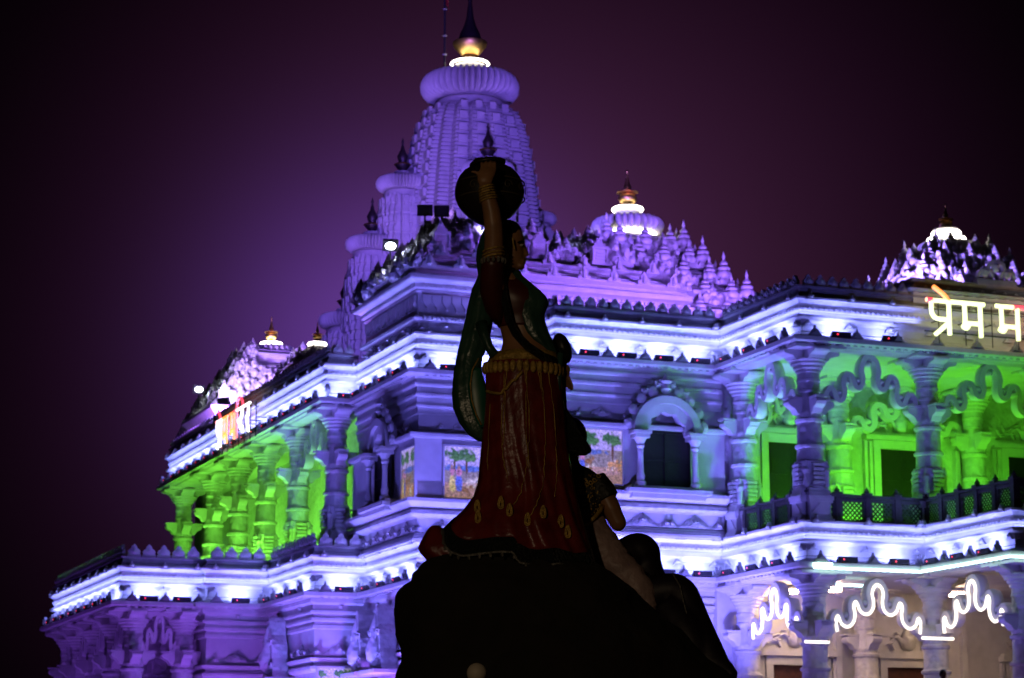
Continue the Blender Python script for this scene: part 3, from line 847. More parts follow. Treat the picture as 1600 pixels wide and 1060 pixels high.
# D4: roof over the side wing
d4 = empty('stepped_roof', temple, (-5.75, 25.5, 0))
L4 = [(14.78, 2.4, 2.8), (15.4, 2.1, 2.4), (15.95, 1.75, 1.9), (16.5, 1.3, 1.4), (17.0, .85, .9), (17.35, .55, .55)]
tiers(d4, L4)
for i, (z, a, c) in enumerate(L4[1:-1]): edge_items(ME_AC, 'acanthus_cluster', d4, z, a * .9, c * .9, max(2, 4 - i), 0, 'fl', .75, .25, rng)
amalaka(d4, 17.25, .56, .30, 48, 24); neon_ring(d4, 17.21, .48, .06); neon_ring(d4, 17.6, .34, .06)
MB().lathe([(.4, 17.5), (.42, 17.62), (.3, 17.74), (.3, 17.85), (.15, 17.9)], seg=24).build('disc_cap', MARBLE, d4, smooth=40)
neon_ring(d4, 17.78, .30, .06); kalasha(d4, 17.86, .30, tip=1)

# raised pedimented block behind the entrance sign
wallbox('sign_parapet', [(9.9, -.02), (3.5, -.02), (3.5, 2.0)], -.5, .03, 14.79, 15.2)
MB().sweep([(9.9, -.02), (3.5, -.02), (3.5, 2.0)], [(-.3, 15.2), (.18, 15.22), (.22, 15.28), (.10, 15.34), (-.1, 15.40), (-.1, 15.5), (.08, 15.54), (.08, 15.6), (-.3, 15.65)]).build('stepped_cornice', STONE_GREY, temple)
for u in (6.1, 8.2):
    r_ = empty('scalloped_pediment', temple, (u, -.02, 15.66), pi)
    for cx, cz, rr in ((-.36, .12, .26), (.36, .12, .26), (0, .30, .34)):
        bb = MB()
        for k in range(14):
            a0, a1 = pi * k / 14, pi * (k + 1) / 14
            q = [(cx + rr * cos(a0), cz + rr * sin(a0)), (cx + rr * cos(a1), cz + rr * sin(a1)), (cx + rr * .72 * cos(a1), cz + rr * .72 * sin(a1)), (cx + rr * .72 * cos(a0), cz + rr * .72 * sin(a0))]
            bb.add([(x, .02, z) for x, z in q] + [(x, .16, z) for x, z in q], [(0, 1, 2, 3), (7, 6, 5, 4), (0, 4, 5, 1), (1, 5, 6, 2), (2, 6, 7, 3), (3, 7, 4, 0)])
        bb.lathe([(.02, 0), (.12, .06), (.14, .2), (.04, .34)], (cx, .06, cz - .02), 9)
        bb.build('scallop', MARBLE, r_)
    MB().box((0, .0, -.02), (1.25, .3, .16)).build('pediment_base', STONE_GREY, r_)

# ---- the great tower and the spires leaning against it
SIDE = [(.80, -.80), (.80, -.64), (.76, -.62), (.91, -.60), (.91, -.36), (.86, -.34), (1.0, -.32), (1.0, -.04), (.97, .0), (1.0, .04), (1.0, .32), (.86, .34), (.91, .36), (.91, .60), (.76, .62), (.80, .64)]
PLAN = []
for q in range(4):
    for x, y in SIDE: PLAN.append((x * cos(q * pi / 2) - y * sin(q * pi / 2), x * sin(q * pi / 2) + y * cos(q * pi / 2)))
def spire(u, v, z0, z1, widths, R, courses, fin, groove=.05, name='spire'):
    """curvilinear tower: widths = half width at fractions of the height"""
    root = empty(name, temple, (u, v, 0))
    def hw(t):
        for (t0, w0), (t1, w1) in zip(widths[:-1], widths[1:]):
            if t <= t1:
                k = (t - t0) / (t1 - t0); return w0 + (w1 - w0) * k
        return widths[-1][1]
    rings = []
    for i in range(courses):
        for f, s in ((0, 1.0), (.62, 1.0), (.66, 1 - groove), (.98, 1 - groove)):
            t = (i + f) / courses; w = hw(t) * s; z = z0 + (z1 - z0) * t
            rings.append([(x * w, y * w, z) for x, y in PLAN])
    MB().loft(rings).build('tower_shaft', MARBLE, root)
    b = MB()      # scalloped studs running up the corner and centre strips
    n = courses // 3 if courses > 60 else courses // 2
    for i in range(n):
        t = (i + .5) / n; w = hw(t); z = z0 + (z1 - z0) * t
        for q in range(4):
            for lx in (-.48, -.16, .16, .48):
                d_ = (.92 if abs(lx) > .4 else 1.0) * w
                x, y = d_, lx * w
                c, s_ = cos(q * pi / 2), sin(q * pi / 2)
                b.box((x * c - y * s_, x * s_ + y * c, z), (.07 * w, .15 * w, (z1 - z0) / n * .6), q * pi / 2)
    b.build('tower_stud', MARBLE, root)['kind'] = 'stuff'
    wt = widths[-1][1]
    MB().lathe([(wt * 1.0, z1 - .1), (wt * .92, z1 + .15 * R), (R * .62, z1 + .24 * R)], seg=32).build('tower_neck', MARBLE, root, smooth=40)
    h = R * .58
    amalaka(root, z1 + .24 * R, R, h)
    zt = z1 + .26 * R + h
    MB().lathe([(R * .80, zt - .16 * R), (R * .70, zt), (R * .50, zt + .08 * R), (R * .42, zt + .10 * R), (R * .36, zt + .22 * R), (R * .2, zt + .24 * R)], seg=32).build('disc_cap', MARBLE, root, smooth=40)
    if fin: kalasha(root, zt + .20 * R, R * fin)
    return root, zt
TW = [(0, 3.6), (.4, 3.38), (.69, 3.06), (.84, 2.76), (.92, 2.50), (.955, 2.32), (.98, 2.12), (1, 1.74)]
tow, zt = spire(6.6, 43, 16, 32.9, TW, 2.06, 84, 0, .05, 'main_tower')
MB().lathe([(.55, 35.15), (.62, 35.2), (.40, 35.35), (.36, 35.6), (.50, 35.72), (.74, 36.0), (.80, 36.15), (.80, 36.22), (.6, 36.25)], seg=32).build('gilded_finial', GOLD, tow, smooth=50)
MB().lathe([(.5, 36.24), (.52, 36.42), (.46, 36.66), (.30, 37.0), (.18, 37.4), (.11, 38.0), (.08, 38.2), (.11, 38.32), (.0, 38.6)], seg=24).build('finial_spike', UNLITMETAL, tow, smooth=50)
neon_ring(tow, 35.17, .86, .055)
SW = [(0, 1.5), (.3, 1.47), (.6, 1.38), (.8, 1.26), (.92, 1.12), (1, .90)]
def mini(u, v, ztop, sc, z0, fin=True):
    r, z = spire(u, v, z0, ztop, [(t, w * sc) for t, w in SW], 1.08 * sc, 26, .0, .06)
    if not fin: return
    MB().lathe([(.18, 0), (.15, .1), (.32, .3), (.35, .4), (.15, .46), (.22, .66), (.25, .8), (.10, 1.1), (.04, 1.4), (.07, 1.45), (0, 1.7)], (0, 0, z + .2 * sc), 18).build('finial_spike', UNLITMETAL, r, smooth=50)
    MB().lathe([(.33, .36), (.40, .40), (.33, .44)], (0, 0, z + .2 * sc), 18).build('finial_ring', GOLD, r, smooth=50)
mini(3.35, 43, 28.5, 1.0, 16); mini(9.9, 43, 27.6, .8, 16, False); mini(6.25, 39.7, 28.6, 1.0, 16)
mini(2.0, 43.2, 25.6, 1.0, 14); mini(1.1, 44.2, 22.2, 1.0, 13); mini(6.0, 38.2, 25.2, 1.0, 14)
slab('tower_base', 1.5, 12.0, 37.5, 48.5, 8, 20.5)
# flag mast beside the tower top
fm = empty('flag_mast', temple, (5.35, 43, 0))
MB().tube([(0, 0, 33.4), (0, 0, 39.2)], .05, 8).build('mast_pole', FIXTURE, fm)
b = MB()
for z in (35.5, 36.4, 37.7): b.lathe([(.04, -.05), (.12, 0), (.04, .05)], (0, 0, z), 8)
b.build('mast_collar', STONE_GREY, fm)
rows = []
for i in range(9):
    t = i / 8; rows.append([(.02 + .42 * t * (1 - .25 * t) * .6, .10 * sin(t * 7) + .1 * t, 38.9 - .55 * t - dz) for dz in (0, .3, .62, .8 - .1 * t)])
vs = [p for r_ in rows for p in r_]; fs = [(i * 4 + j, i * 4 + j + 1, (i + 1) * 4 + j + 1, (i + 1) * 4 + j) for i in range(8) for j in range(3)]
fl = MB().add(vs, fs).build('flag', FLAGRED, fm, smooth=180); fl.modifiers.new('thick', 'SOLIDIFY').thickness = .01

# ================================================================== LAMPS
def lamp_tree(name, size, lens, red=True):
    w, d_, h = size
    root = empty(name)
    sec = [(-.5 * d_, 0), (.5 * d_, 0), (.5 * d_, h), (.34 * d_, h), (-.5 * d_, .30 * h)]
    b = MB()
    b.add([(-w / 2, y, z) for y, z in sec] + [(w / 2, y, z) for y, z in sec], [(0, 1, 2, 3, 4), (9, 8, 7, 6, 5)] + [(i, i + 5, (i + 1) % 5 + 5, (i + 1) % 5) for i in range(5)])
    b.box((-w * .42, 0, -.02), (.03, d_ * .6, .06)); b.box((w * .42, 0, -.02), (.03, d_ * .6, .06))
    for i in range(5): b.box((w * (-.4 + .2 * i), d_ * .5 + .006, h * .5), (.012, .012, h * .9))
    b.build('lamp_housing', FIXTURE, root)
    MB().add([(-w * .46, -.47 * d_, .33 * h + .006), (w * .46, -.47 * d_, .33 * h + .006), (w * .46, .31 * d_, .97 * h + .006), (-w * .46, .31 * d_, .97 * h + .006)], [(0, 1, 2, 3)]).build('lamp_lens', lens, root)
    if red: MB().box((w * .22, d_ * .5 + .012, h * .45), (.03, .02, .03)).build('pilot_light', REDDOT, root)
    return root
WPROTO = lamp_tree('cornice_floodlight', (.58, .12, .14), LENS)
ONES = 'first second third fourth fifth sixth seventh eighth ninth tenth eleventh twelfth thirteenth fourteenth fifteenth sixteenth seventeenth eighteenth nineteenth twentieth'.split()
def nth(i): return ONES[i] if i < 20 else 'twenty-' + ONES[i - 20] if i < 29 else 'thirtieth'
first = True
def wash(path, z, sp, label, end, group, proto=None):
    global first
    for i, (x, y, a) in enumerate(along(path, sp, .345, .25)):
        p = W(x, y, z)
        if first and proto is None:
            o = WPROTO; o.location = p; o.rotation_euler = (0, 0, ANG + a); first = False
        else:
            o = copy_tree(proto or WPROTO, None, p, ANG + a)
        tag(o, nth(i) + ' floodlight from ' + end + ', on ' + label, 'floodlight', group)
G = 'black floodlights along the marble eaves'
ZU, ZL = 13.70, 7.72
wash([(3.6, 0), (0, 0)], ZU, 1.3, 'the upper eave left of the Hindi sign', 'the sign', G)
wash([(0, 0), (0, 4.7)], ZU, 1.3, 'the short upper eave left of the sign', 'the corner pillar', G)
wash([(0, 4.7), (-5.05, 4.7), (-5.05, 8.2)], ZU, 1.3, 'the upper eave above the niche', 'its right corner', G)
wash([(-5.05, 8.2), (-7.9, 8.2), (-7.9, 13.8)], ZU, 1.3, 'the upper eave of the tall middle block', 'its right end', G)
wash([(-7.9, 13.8), (-8.85, 13.8)], ZU, .5, 'the upper eave over the corner pillar', 'the middle block', G)
wash([(-8.85, 13.8), (-8.85, 34.9)], ZU, 1.3, 'the long receding upper eave', 'its near corner', G)
wash([(4.3, -4.2), (3.6, -4.2), (3.6, 0)], ZL, 1.3, 'the lower eave of the porch balcony', 'the right frame edge', G)
wash([(3.6, 0), (0, 0)], ZL, 1.3, 'the lower eave above the neon strip', 'the porch', G)
wash([(0, 0), (0, 4.8)], ZL, 1.3, 'the lower eave under the first balustrade', 'the corner pillar', G)
wash([(0, 4.8), (-5.05, 4.8), (-5.05, 8.2)], ZL, 1.3, 'the lower eave beneath the niche', 'its right corner', G)
wash([(-5.05, 8.2), (-7.8, 8.2), (-7.8, 13.0)], ZL, 1.3, 'the lower eave beside the rock', 'the statue', G)
wash([(-7.8, 13.0), (-9.45, 13.0), (-9.45, 17.9)], ZL, 1.3, 'the lower eave of the stepped terrace', 'the middle block', G)
wash([(-9.45, 17.9), (-11.5, 17.9)], ZL, 1.3, 'the lower eave above the zigzag relief', 'its right end', G)
wash([(-11.5, 18.2), (-14.1, 18.2)], ZL, 1.3, 'the near eave of the far left porch', 'its right end', G)
wash([(-14.1, 18.2), (-14.1, 29.6)], ZL, 1.3, 'the receding eave of the far left porch', 'its near corner', G)

# slim LED strips lying in the channel between the two cornice bands
STRIP = emit('cool_led_strip', (0.21, 0.245, 1.0), 30.0)
for path, dz, lab in ((UP_VIS[:1] and [(3.6, 0)] + UP_VIS[1:], 0, 'thin cool white LED strip in the channel of the upper cornice'), (LO_VIS, -5.98, 'thin cool white LED strip in the channel of the lower cornice')):
    o = MB().sweep(path, [(.055, 14.276 + dz), (.098, 14.276 + dz), (.098, 14.288 + dz), (.055, 14.288 + dz)]).build('led_strip', STRIP, None, W(0, 0, 0), ANG)
    tag(o, lab, 'LED strip')

# green uplights on the gallery floors
GP = lamp_tree('green_uplight', (.7, .22, .18), GREENLENS, False)
gl = [(1.9, 1.7), (3.1, 1.7), (5.2, 1.5), (7.2, 1.3), (6.2, -1.6)]
for i, (u, v) in enumerate(gl):
    o = GP if i == 0 else copy_tree(GP, None)
    o.location = W(u, v, 8.74); o.rotation_euler = (0, 0, ANG)
    o.rotation_euler = (0, 0, ANG + pi)
    tag(o, nth(i) + ' green uplight behind the right gallery balustrade, from the corner pillar', 'floodlight', 'green uplights in the right gallery')
GREENLEFT = emit('pale_green_led_lens', (0.22, 1.0, 0.07), 300.0)
GP2 = lamp_tree('green_uplight', (.7, .22, .18), GREENLEFT, False)
for i, v in enumerate((16.2, 18.9, 21.6, 24.0, 26.4, 28.8, 31.4)):
    o = GP2 if i == 0 else copy_tree(GP2, None)
    o.location = W(-9.05, v, 8.74); o.rotation_euler = (0, 0, ANG + pi / 2)
    tag(o, nth(i) + ' green uplight behind the left terrace merlons, from the dark corner pillar', 'floodlight', 'green uplights in the left gallery')

# roof floodlights (lamp + its own spot beam)
def spot(loc, target, colour, watts, angle=70, size=.25, blend=.8):
    li = bpy.data.lights.new('flood_beam', 'SPOT')
    li.energy = watts; li.color = colour; li.spot_size = radians(angle); li.spot_blend = blend; li.shadow_soft_size = size
    o = bpy.data.objects.new('flood_beam', li); col.objects.link(o)
    o.location = loc
    o.rotation_euler = (Vector(target) - Vector(loc)).to_track_quat('-Z', 'Y').to_euler()
    return o
RP = None
def roof_lamp(u, v, z, tgt, colour, watts, label, lens, angle=80, stand=.3):
    p, t = W(u, v, z), W(*tgt)
    root = empty('roof_floodlight', None, p)
    d_ = (t - p); a = atan2(d_.y, d_.x); e = atan2(d_.z, hypot(d_.x, d_.y))
    b = MB(); b.tube([(0, 0, 0), (0, 0, stand)], .03, 6); b.box((0, 0, .01), (.24, .24, .02)); b.build('lamp_stand', FIXTURE, root)
    h = MB(); h.box((0, 0, 0), (.16, .46, .34)); h.box((-.09, 0, 0), (.03, .30, .22))
    ho = h.build('lamp_housing', FIXTURE, root, (0, 0, stand + .12)); ho.rotation_euler = (0, -e, a)
    lo = MB().add([(.084, .155 * cos(2 * pi * q / 20), .115 * sin(2 * pi * q / 20)) for q in range(20)], [tuple(range(20))]).build('lamp_lens', lens, ho)
    s = spot(p + Vector((0, 0, stand + .12)) + d_.normalized() * .2, t, colour, watts, angle)
    tag(root, label, 'floodlight')
    return root
VIO = (.21, .11, 1.0)
roof_lamp(-6.95, 10.4, 17.3, (6.6, 43, 27), VIO, 20000, 'black roof floodlight among the lit acanthus left of the clay pot', LENS_V, 50, 1.6)
roof_lamp(-6.45, 10.3, 17.3, (6.6, 43, 31), VIO, 16000, 'second black roof floodlight just left of the clay pot aimed at the tower', LENS_V, 50, 1.6)
roof_lamp(1.0, 18.0, 14.8, (6.6, 43, 30), (.21, .11, 1.0), 12000, 'roof floodlight hidden behind the middle roof lighting the tower front', LENS_V, 60)
roof_lamp(-5.0, 37.2, 15.0, (3.0, 43, 25), VIO, 12000, 'roof floodlight behind the left roof lighting the small spires', LENS_V, 70)
roof_lamp(-7.9, 10.8, 16.5, (-12, -8, 4), (.6, .6, 1.0), 300, 'bright roof floodlight on the middle block corner facing the square', LENS_W, 120, 1.33)
roof_lamp(-7.3, 36.9, 15.7, (-14, -20, 4), (.7, .8, 1.0), 300, 'bright roof floodlight at the far left end of the roof', LENS_W, 120, 2.1)
# beams washing the roof ornaments
roof_lamp(-3.4, 5.1, 14.8, (-3.4, 9.6, 18.6), (.27, .12, 1.0), 520, 'floodlight behind the middle parapet washing the stepped roof', LENS_V, 130, .3)
roof_lamp(-.4, 5.1, 14.8, (-1.0, 9.6, 18.2), (.27, .12, 1.0), 520, 'floodlight behind the right end of the middle parapet', LENS_V, 130, .3)
roof_lamp(-2.6, 8.75, 17.2, (-3.2, 10.4, 18.5), (.42, .38, 1.0), 220, 'added floodlight on the front slope right of the pot to brighten the crest', LENS_W, 120, .1)  # lamp put in to whiten the roof crest
roof_lamp(-5.7, 8.75, 17.2, (-5.0, 10.4, 18.6), (.42, .38, 1.0), 600, 'added floodlight on the stepped roof to brighten its crest leaves', LENS_W, 120, .3)  # second lamp put in for the white crest
roof_lamp(4.5, 15.0, 14.8, (6.6, 22, 20), (.27, .12, 1.0), 5000, 'floodlight on the flat roof in front of the crossing roof', LENS_V, 110, .3)
roof_lamp(9.0, 16.0, 14.8, (7.5, 22, 20), (.27, .12, 1.0), 5000, 'floodlight on the flat roof right of the crossing roof', LENS_V, 110, .3)
roof_lamp(3.6, .5, 14.85, (6.4, 2.8, 17.0), (.32, .2, 1.0), 4200, 'floodlight behind the sign lighting the porch roof', LENS_V, 130, .2)
roof_lamp(-8.3, 24.0, 14.85, (-6.2, 25.5, 16.8), (.40, .22, 1.0), 2600, 'floodlight on the side wing lighting its little roof', LENS_V, 130, .2)
roof_lamp(-8.0, 28.6, 14.85, (-5.4, 34.0, 17.6), (.36, .14, 1.0), 4200, 'floodlight washing the far left stepped roof in pink violet', LENS_V, 120, .2)
roof_lamp(-7.6, 31.6, 16.2, (-4.6, 35.0, 19.0), (.5, .36, 1.0), 1500, 'floodlight high on the far left roof lighting its crest', LENS_W, 120, .2)

roof_lamp(3.4, 2.2, 14.85, (-2.6, 9.5, 18.4), (.27, .12, 1.0), 4200, 'added fill floodlight on the right wing roof aimed back at the stepped roof', LENS_V, 60, .3)  # extra fill, evens the light on the stepped roof front
roof_lamp(2.6, 4.0, 14.85, (5.6, 21.5, 19.8), (.27, .12, 1.0), 9000, 'added fill floodlight on the right wing roof aimed at the bell turrets', LENS_V, 50, .3)  # extra fill, evens the light on the crossing roof
roof_lamp(-8.3, 17.6, 14.85, (-6.5, 13.2, 16.5), (.36, .14, 1.0), 500, 'floodlight on the side wing roof behind the middle block', LENS_V, 120, .2)
roof_lamp(-8.75, 27.6, 14.85, (-8.0, 32.5, 15.7), (.34, .18, 1.0), 1500, 'floodlight on the side wing roof before the far coping', LENS_V, 120, .2)

# floodlights standing in the forecourt
BLU, PUR = (.17, .15, 1.0), (.27, .075, 1.0)
def ground_lamp(u, v, tgt, colour, watts, label, angle=110):
    z = 3.0 if u > -9.7 and v > -5.2 else 0.0
    p, t = W(u, v, z), W(*tgt)
    root = empty('forecourt_floodlight', None, p)
    d_ = t - p; a = atan2(d_.y, d_.x); e = atan2(d_.z - .4, hypot(d_.x, d_.y))
    b = MB(); b.tube([(0, 0, 0), (0, 0, .3)], .04, 8); b.box((0, 0, .02), (.4, .4, .04)); b.build('lamp_stand', FIXTURE, root)
    h = MB(); h.box((0, 0, 0), (.2, .6, .45)); ho = h.build('lamp_housing', FIXTURE, root, (0, 0, .48)); ho.rotation_euler = (0, -e, a)
    MB().add([(.104, -.27, -.2), (.104, .27, -.2), (.104, .27, .2), (.104, -.27, .2)], [(0, 1, 2, 3)]).build('lamp_lens', LENS_V, ho)
    spot(p + Vector((0, 0, .48)) + d_.normalized() * .3, t, colour, watts, angle, .2)
    tag(root, label, 'floodlight')
ground_lamp(-2.2, .9, (-2.2, 4.7, 10.5), BLU, 4300, 'low floodlight on the terrace below the arched niche')
ground_lamp(-6.3, 4.3, (-6.3, 8.2, 11), BLU, 4800, 'low floodlight on the terrace below the deer picture')
ground_lamp(-11.6, 10.2, (-7.9, 10.6, 11), BLU, 4800, 'low floodlight on the ground before the middle block side wall')
ground_lamp(-3.6, 2.2, (0, 2.4, 9.5), BLU, 650, 'low floodlight on the terrace left of the right wing corner')
ground_lamp(1.4, -4.9, (1.8, 0, 10.5), BLU, 420, 'low floodlight on the terrace before the right wing corner')
ground_lamp(-9.0, -4.0, (-5.0, 6.5, 11.5), BLU, 3600, 'added fill floodlight in the forecourt well before the middle block', 80)  # unseen fill lamp, added to lift the dark zone under the eave
ground_lamp(-17.5, 4.5, (-8.0, 10.5, 11.5), BLU, 3000, 'added fill floodlight in the forecourt left of the middle block', 80)  # second unseen fill, added to brighten the side wall
ground_lamp(-5.5, -15.0, (0.5, 1.0, 15.2), BLU, 3600, 'added fill floodlight far out in the forecourt aimed at the right wing parapet', 40)  # unseen lamp added to brighten the merlons
ground_lamp(-8.9, 9.0, (-8.6, 13.0, 7), PUR, 560, 'low floodlight on the terrace before the dark corner pillar')
ground_lamp(-13.4, 14.2, (-9.6, 15.6, 7), PUR, 420, 'low floodlight on the ground before the gabled bracket')
ground_lamp(-11.2, 13.2, (-10.6, 17.9, 6.6), PUR, 480, 'low floodlight on the ground below the zigzag relief')
ground_lamp(-13.6, 13.4, (-13, 18.2, 7), PUR, 480, 'low floodlight on the ground before the far left porch')
ground_lamp(-18.4, 21.0, (-14, 21.5, 6.5), PUR, 560, 'low floodlight on the ground beside the far left porch')
ground_lamp(-18.6, 27.0, (-14, 27, 6.5), PUR, 380, 'low floodlight on the ground at the far end of the porch')

# warm lamps under the ground-floor gallery on the right
WP = empty('ceiling_lamp')
MB().lathe([(.30, 0), (.30, .08), (.24, .10)], seg=20).build('lamp_body', MARBLE, WP)
MB().lathe([(.26, -.10), (.28, -.04), (.28, -.002), (.1, -.001)], seg=20).build('lamp_glass', WARMLENS, WP)
for i, (u, v) in enumerate(((2.2, 2.6), (6.2, 2.6), (6.2, -2.0), (1.4, 3.6))):
    o = WP if i == 0 else copy_tree(WP, None)
    o.location = W(u, v, 7.34)
    tag(o, nth(i) + ' warm round ceiling lamp under the right wing, from its corner pillar', 'lamp', 'warm ceiling lamps of the right wing')

# ---- neon
neon = MB().tube([(p.x, p.y, p.z) for p in [W(.5, -.47, 7.64), W(.12, -.47, 7.64), W(-.03, -.47, 7.62), W(-.03, -.47, 7.53), W(3.0, -.47, 7.53), W(3.13, -.47, 7.53), W(3.13, -.7, 7.53), W(3.13, -4.67, 7.53), W(3.4, -4.67, 7.53), W(8.0, -4.67, 7.53)]], .034, 6).build('neon_strip', NEONCYAN)
tag(neon, 'thin cyan-white neon strip bent along the lower eave of the right wing', 'neon light')
for nm, u, v, z, L, lab in (('neon_strip', .02, -.02, 5.62, .70, 'short white neon bar on the collar of the corner pillar'), ('neon_strip', 3.62, -.02, 5.80, .95, 'white neon bar joining two lit arches on the middle porch pillar'),
                           ('neon_strip', 2.0, 1.6, 7.28, .9, 'short cyan neon bar up inside the ground floor gallery')):
    p, q = W(u - L / 2, v - .42, z), W(u + L / 2, v - .42, z)
    o = MB().tube([p, q], .04, 6).build(nm, NEONCYAN if 'cyan' in lab else NEONWARM)
    tag(o, lab, 'neon light')

def sign(strokes_by_part, origin, rz, sx, sz, label, mats, rad=.062):
    root = empty('neon_sign', None, W(*origin), rz)
    for k, (nm, strokes) in enumerate(strokes_by_part):
        b = MB()
        for s in strokes:
            c = crom(s, 3) if len(s) > 2 else [Vector(p) for p in s]
            b.tube([(p.x * sx, 0, p.y * sz) for p in c], rad * 1.1 if nm == 'headline_end' else rad, 8)
        b.build(nm, mats[k], root)
    f = MB()
    f.tube([(0, .14, .78 * sz), (5.2 * sx, .14, .78 * sz)], .02, 4); f.tube([(0, .14, .1 * sz), (5.2 * sx, .14, .1 * sz)], .02, 4)
    for i in range(7): f.tube([(.4 * sx + i * .75 * sx, .14, -.25 * sz), (.4 * sx + i * .75 * sx, .14, 1.0 * sz)], .018, 4); f.tube([(.4 * sx + i * .75 * sx, .14, .45 * sz), (.4 * sx + i * .75 * sx, .5, .45 * sz)], .018, 4)
    f.build('sign_frame', FIXTURE, root)
    tag(root, label, 'neon sign')
    return root
# the words are traced stroke by stroke: headline at 1.0, foot at 0
def D(p): return [(x, z) for x, z in p]
WORDS = [
    ('letter', [D([(0, 1.0), (.95, 1.0)]), D([(.13, 1.0), (.14, .62), (.28, .46), (.62, .46)]), D([(.62, 1.0), (.62, 0)]), D([(.60, .36), (.22, -.02)])]),
    ('vowel_mark', [D([(.62, 1.0), (.50, 1.18), (.20, 1.42)])]),
    ('letter', [D([(.95, 1.0), (1.62, 1.0)]), D([(1.06, 1.0), (1.06, .40), (1.0, .30), (1.10, .24), (1.18, .36)]), D([(1.06, .40), (1.50, .40)]), D([(1.50, 1.0), (1.50, 0)])]),
    ('letter', [D([(1.95, 1.0), (2.72, 1.0)]), D([(2.10, 1.0), (2.10, .40), (2.04, .30), (2.14, .24), (2.22, .36)]), D([(2.10, .40), (2.56, .40)]), D([(2.56, 1.0), (2.56, 0)])]),
    ('vowel_mark', [D([(2.86, 0), (2.86, 1.0), (2.92, 1.28), (3.15, 1.40), (3.50, 1.30), (3.72, 1.02)])]),
    ('letter', [D([(2.72, 1.0), (3.95, 1.0)]), D([(3.05, .62), (3.14, .52), (3.24, .62), (3.42, .62)]), D([(3.55, 1.0), (3.55, .74), (3.30, .52), (3.40, .26), (3.62, .30), (3.72, .08)])]),
    ('headline_end', [D([(0, 1.004), (.16, 1.004)]), D([(2.44, 1.004), (2.80, 1.004)])]),
    ('letter', [D([(3.95, 1.0), (4.6, 1.0)]), D([(4.22, 1.0), (4.40, .84), (4.36, .60), (4.16, .54), (4.46, .0)])]),
]
sign(WORDS, (3.45, -.75, 13.92), ANG, 1.12, .92, 'glowing neon sign in Hindi letters above the right wing gallery', [NEONLIME, NEONORANGE, NEONLIME, NEONLIME, NEONWHITE, NEONORANGE, NEONRED, NEONLIME])
sign(WORDS, (-9.45, 25.3, 13.72), ANG - pi / 2, .98, .95, 'small oblique neon sign in Hindi letters on the left wing eave', [NEONWHITE, NEONRED, NEONORANGE, NEONORANGE, NEONRED, NEONWHITE, NEONRED, NEONWHITE], .046)

# ---- backlit pictures on the walls of the middle block
def picture(u, v, rz, w, h, z, seed, label):
    root = empty('lit_picture', None, W(u, v, z), ANG + rz)
    f = MB()
    for s in (-1, 1): f.box((s * (w / 2 + .035), .02, h / 2), (.06, .07, h + .13))
    for zz in (-.035, h + .035): f.box((0, .02, zz), (w, .068, .06))
    f.build('picture_frame', MARBLE, root)
    r = random.Random(seed); nx, nz = 88, 78
    blobs = []
    def C(x, y): 
        c = [.44, .36, .56] if y > .62 else ([.27, .22, .20] if y > .30 else [.42, .25, .18])
        if y > .62: c = [c[0] + .25 * (y - .6), c[1] + .2 * (y - .6), c[2] + .2 * (y - .6)]
        for (bx, by, rx, ry, cc) in blobs:
            d_ = ((x - bx) / rx) ** 2 + ((y - by) / ry) ** 2
            k = 1 + .9 * mnoise.noise(Vector((x * 16 + seed, y * 16, bx * 9)))
            if d_ < k: c = [p + (q - p) * min(1, (k - d_) * 2.2) for p, q in zip(c, cc)]
        n1 = mnoise.noise(Vector((x * 22, y * 22, seed))); n2 = mnoise.noise(Vector((x * 55, y * 48, seed + 3)))
        return [max(.01, p * (.80 + .55 * n1 + .45 * n2) + .04 * n2) for p in c]
    for i in range(3):      # water, trees, grazing cattle, two strollers in bright cloth
        blobs.append((r.random(), .58, .35, .06, [.10, .16, .40]))
    for i in range(3):
        bx = .12 + .36 * i + r.uniform(-.08, .08); blobs.append((bx, .62, .02, .2, [.12, .06, .03])); blobs.append((bx, .84, .17, .13, [.05, .14, .05])); blobs.append((bx + .06, .78, .12, .08, [.08, .2, .06]))
    for i in range(6):
        bx, by = r.uniform(.2, .95), r.uniform(.12, .42); cc = r.choice([[.55, .28, .10], [.6, .52, .4], [.28, .14, .06]])
        blobs.append((bx, by, .10, .055, cc)); blobs.append((bx + .10, by + .06, .03, .035, cc)); 
        for q in (-.07, -.04, .04, .07): blobs.append((bx + q, by - .08, .010, .06, cc))
    for bx, cc in ((.14, [.62, .5, .16]), (.26, [.10, .14, .5])):
        blobs.append((bx, .28, .06, .20, cc)); blobs.append((bx, .50, .05, .08, [.5, .2, .28])); blobs.append((bx, .60, .032, .045, [.35, .2, .14]))
    vs, fs, cols = [], [], []
    for j in range(nz + 1):
        for i in range(nx + 1):
            vs.append((-w / 2 + w * i / nx, .03, h * j / nz)); cols.append(C(1 - i / nx, j / nz))
    for j in range(nz):
        for i in range(nx):
            k = j * (nx + 1) + i; fs.append((k, k + 1, k + nx + 2, k + nx + 1))
    me = bpy.data.meshes.new('picture_print'); me.from_pydata(vs, [], fs)
    ca = me.color_attributes.new('print', 'FLOAT_COLOR', 'POINT')
    for i, c in enumerate(cols): ca.data[i].color = (*c, 1)
    me.materials.append(PRINT)
    link('picture_print', me, root)
    tag(root, label, 'picture')
PRINT = bpy.data.materials.new('backlit_print'); PRINT.use_nodes = True
n_, l_ = PRINT.node_tree.nodes, PRINT.node_tree.links
at = n_.new('ShaderNodeVertexColor'); at.layer_name = 'print'
l_.new(at.outputs[0], n_['Principled BSDF'].inputs['Base Color']); l_.new(at.outputs[0], n_['Principled BSDF'].inputs['Emission Color'])
n_['Principled BSDF'].inputs['Emission Strength'].default_value = .75
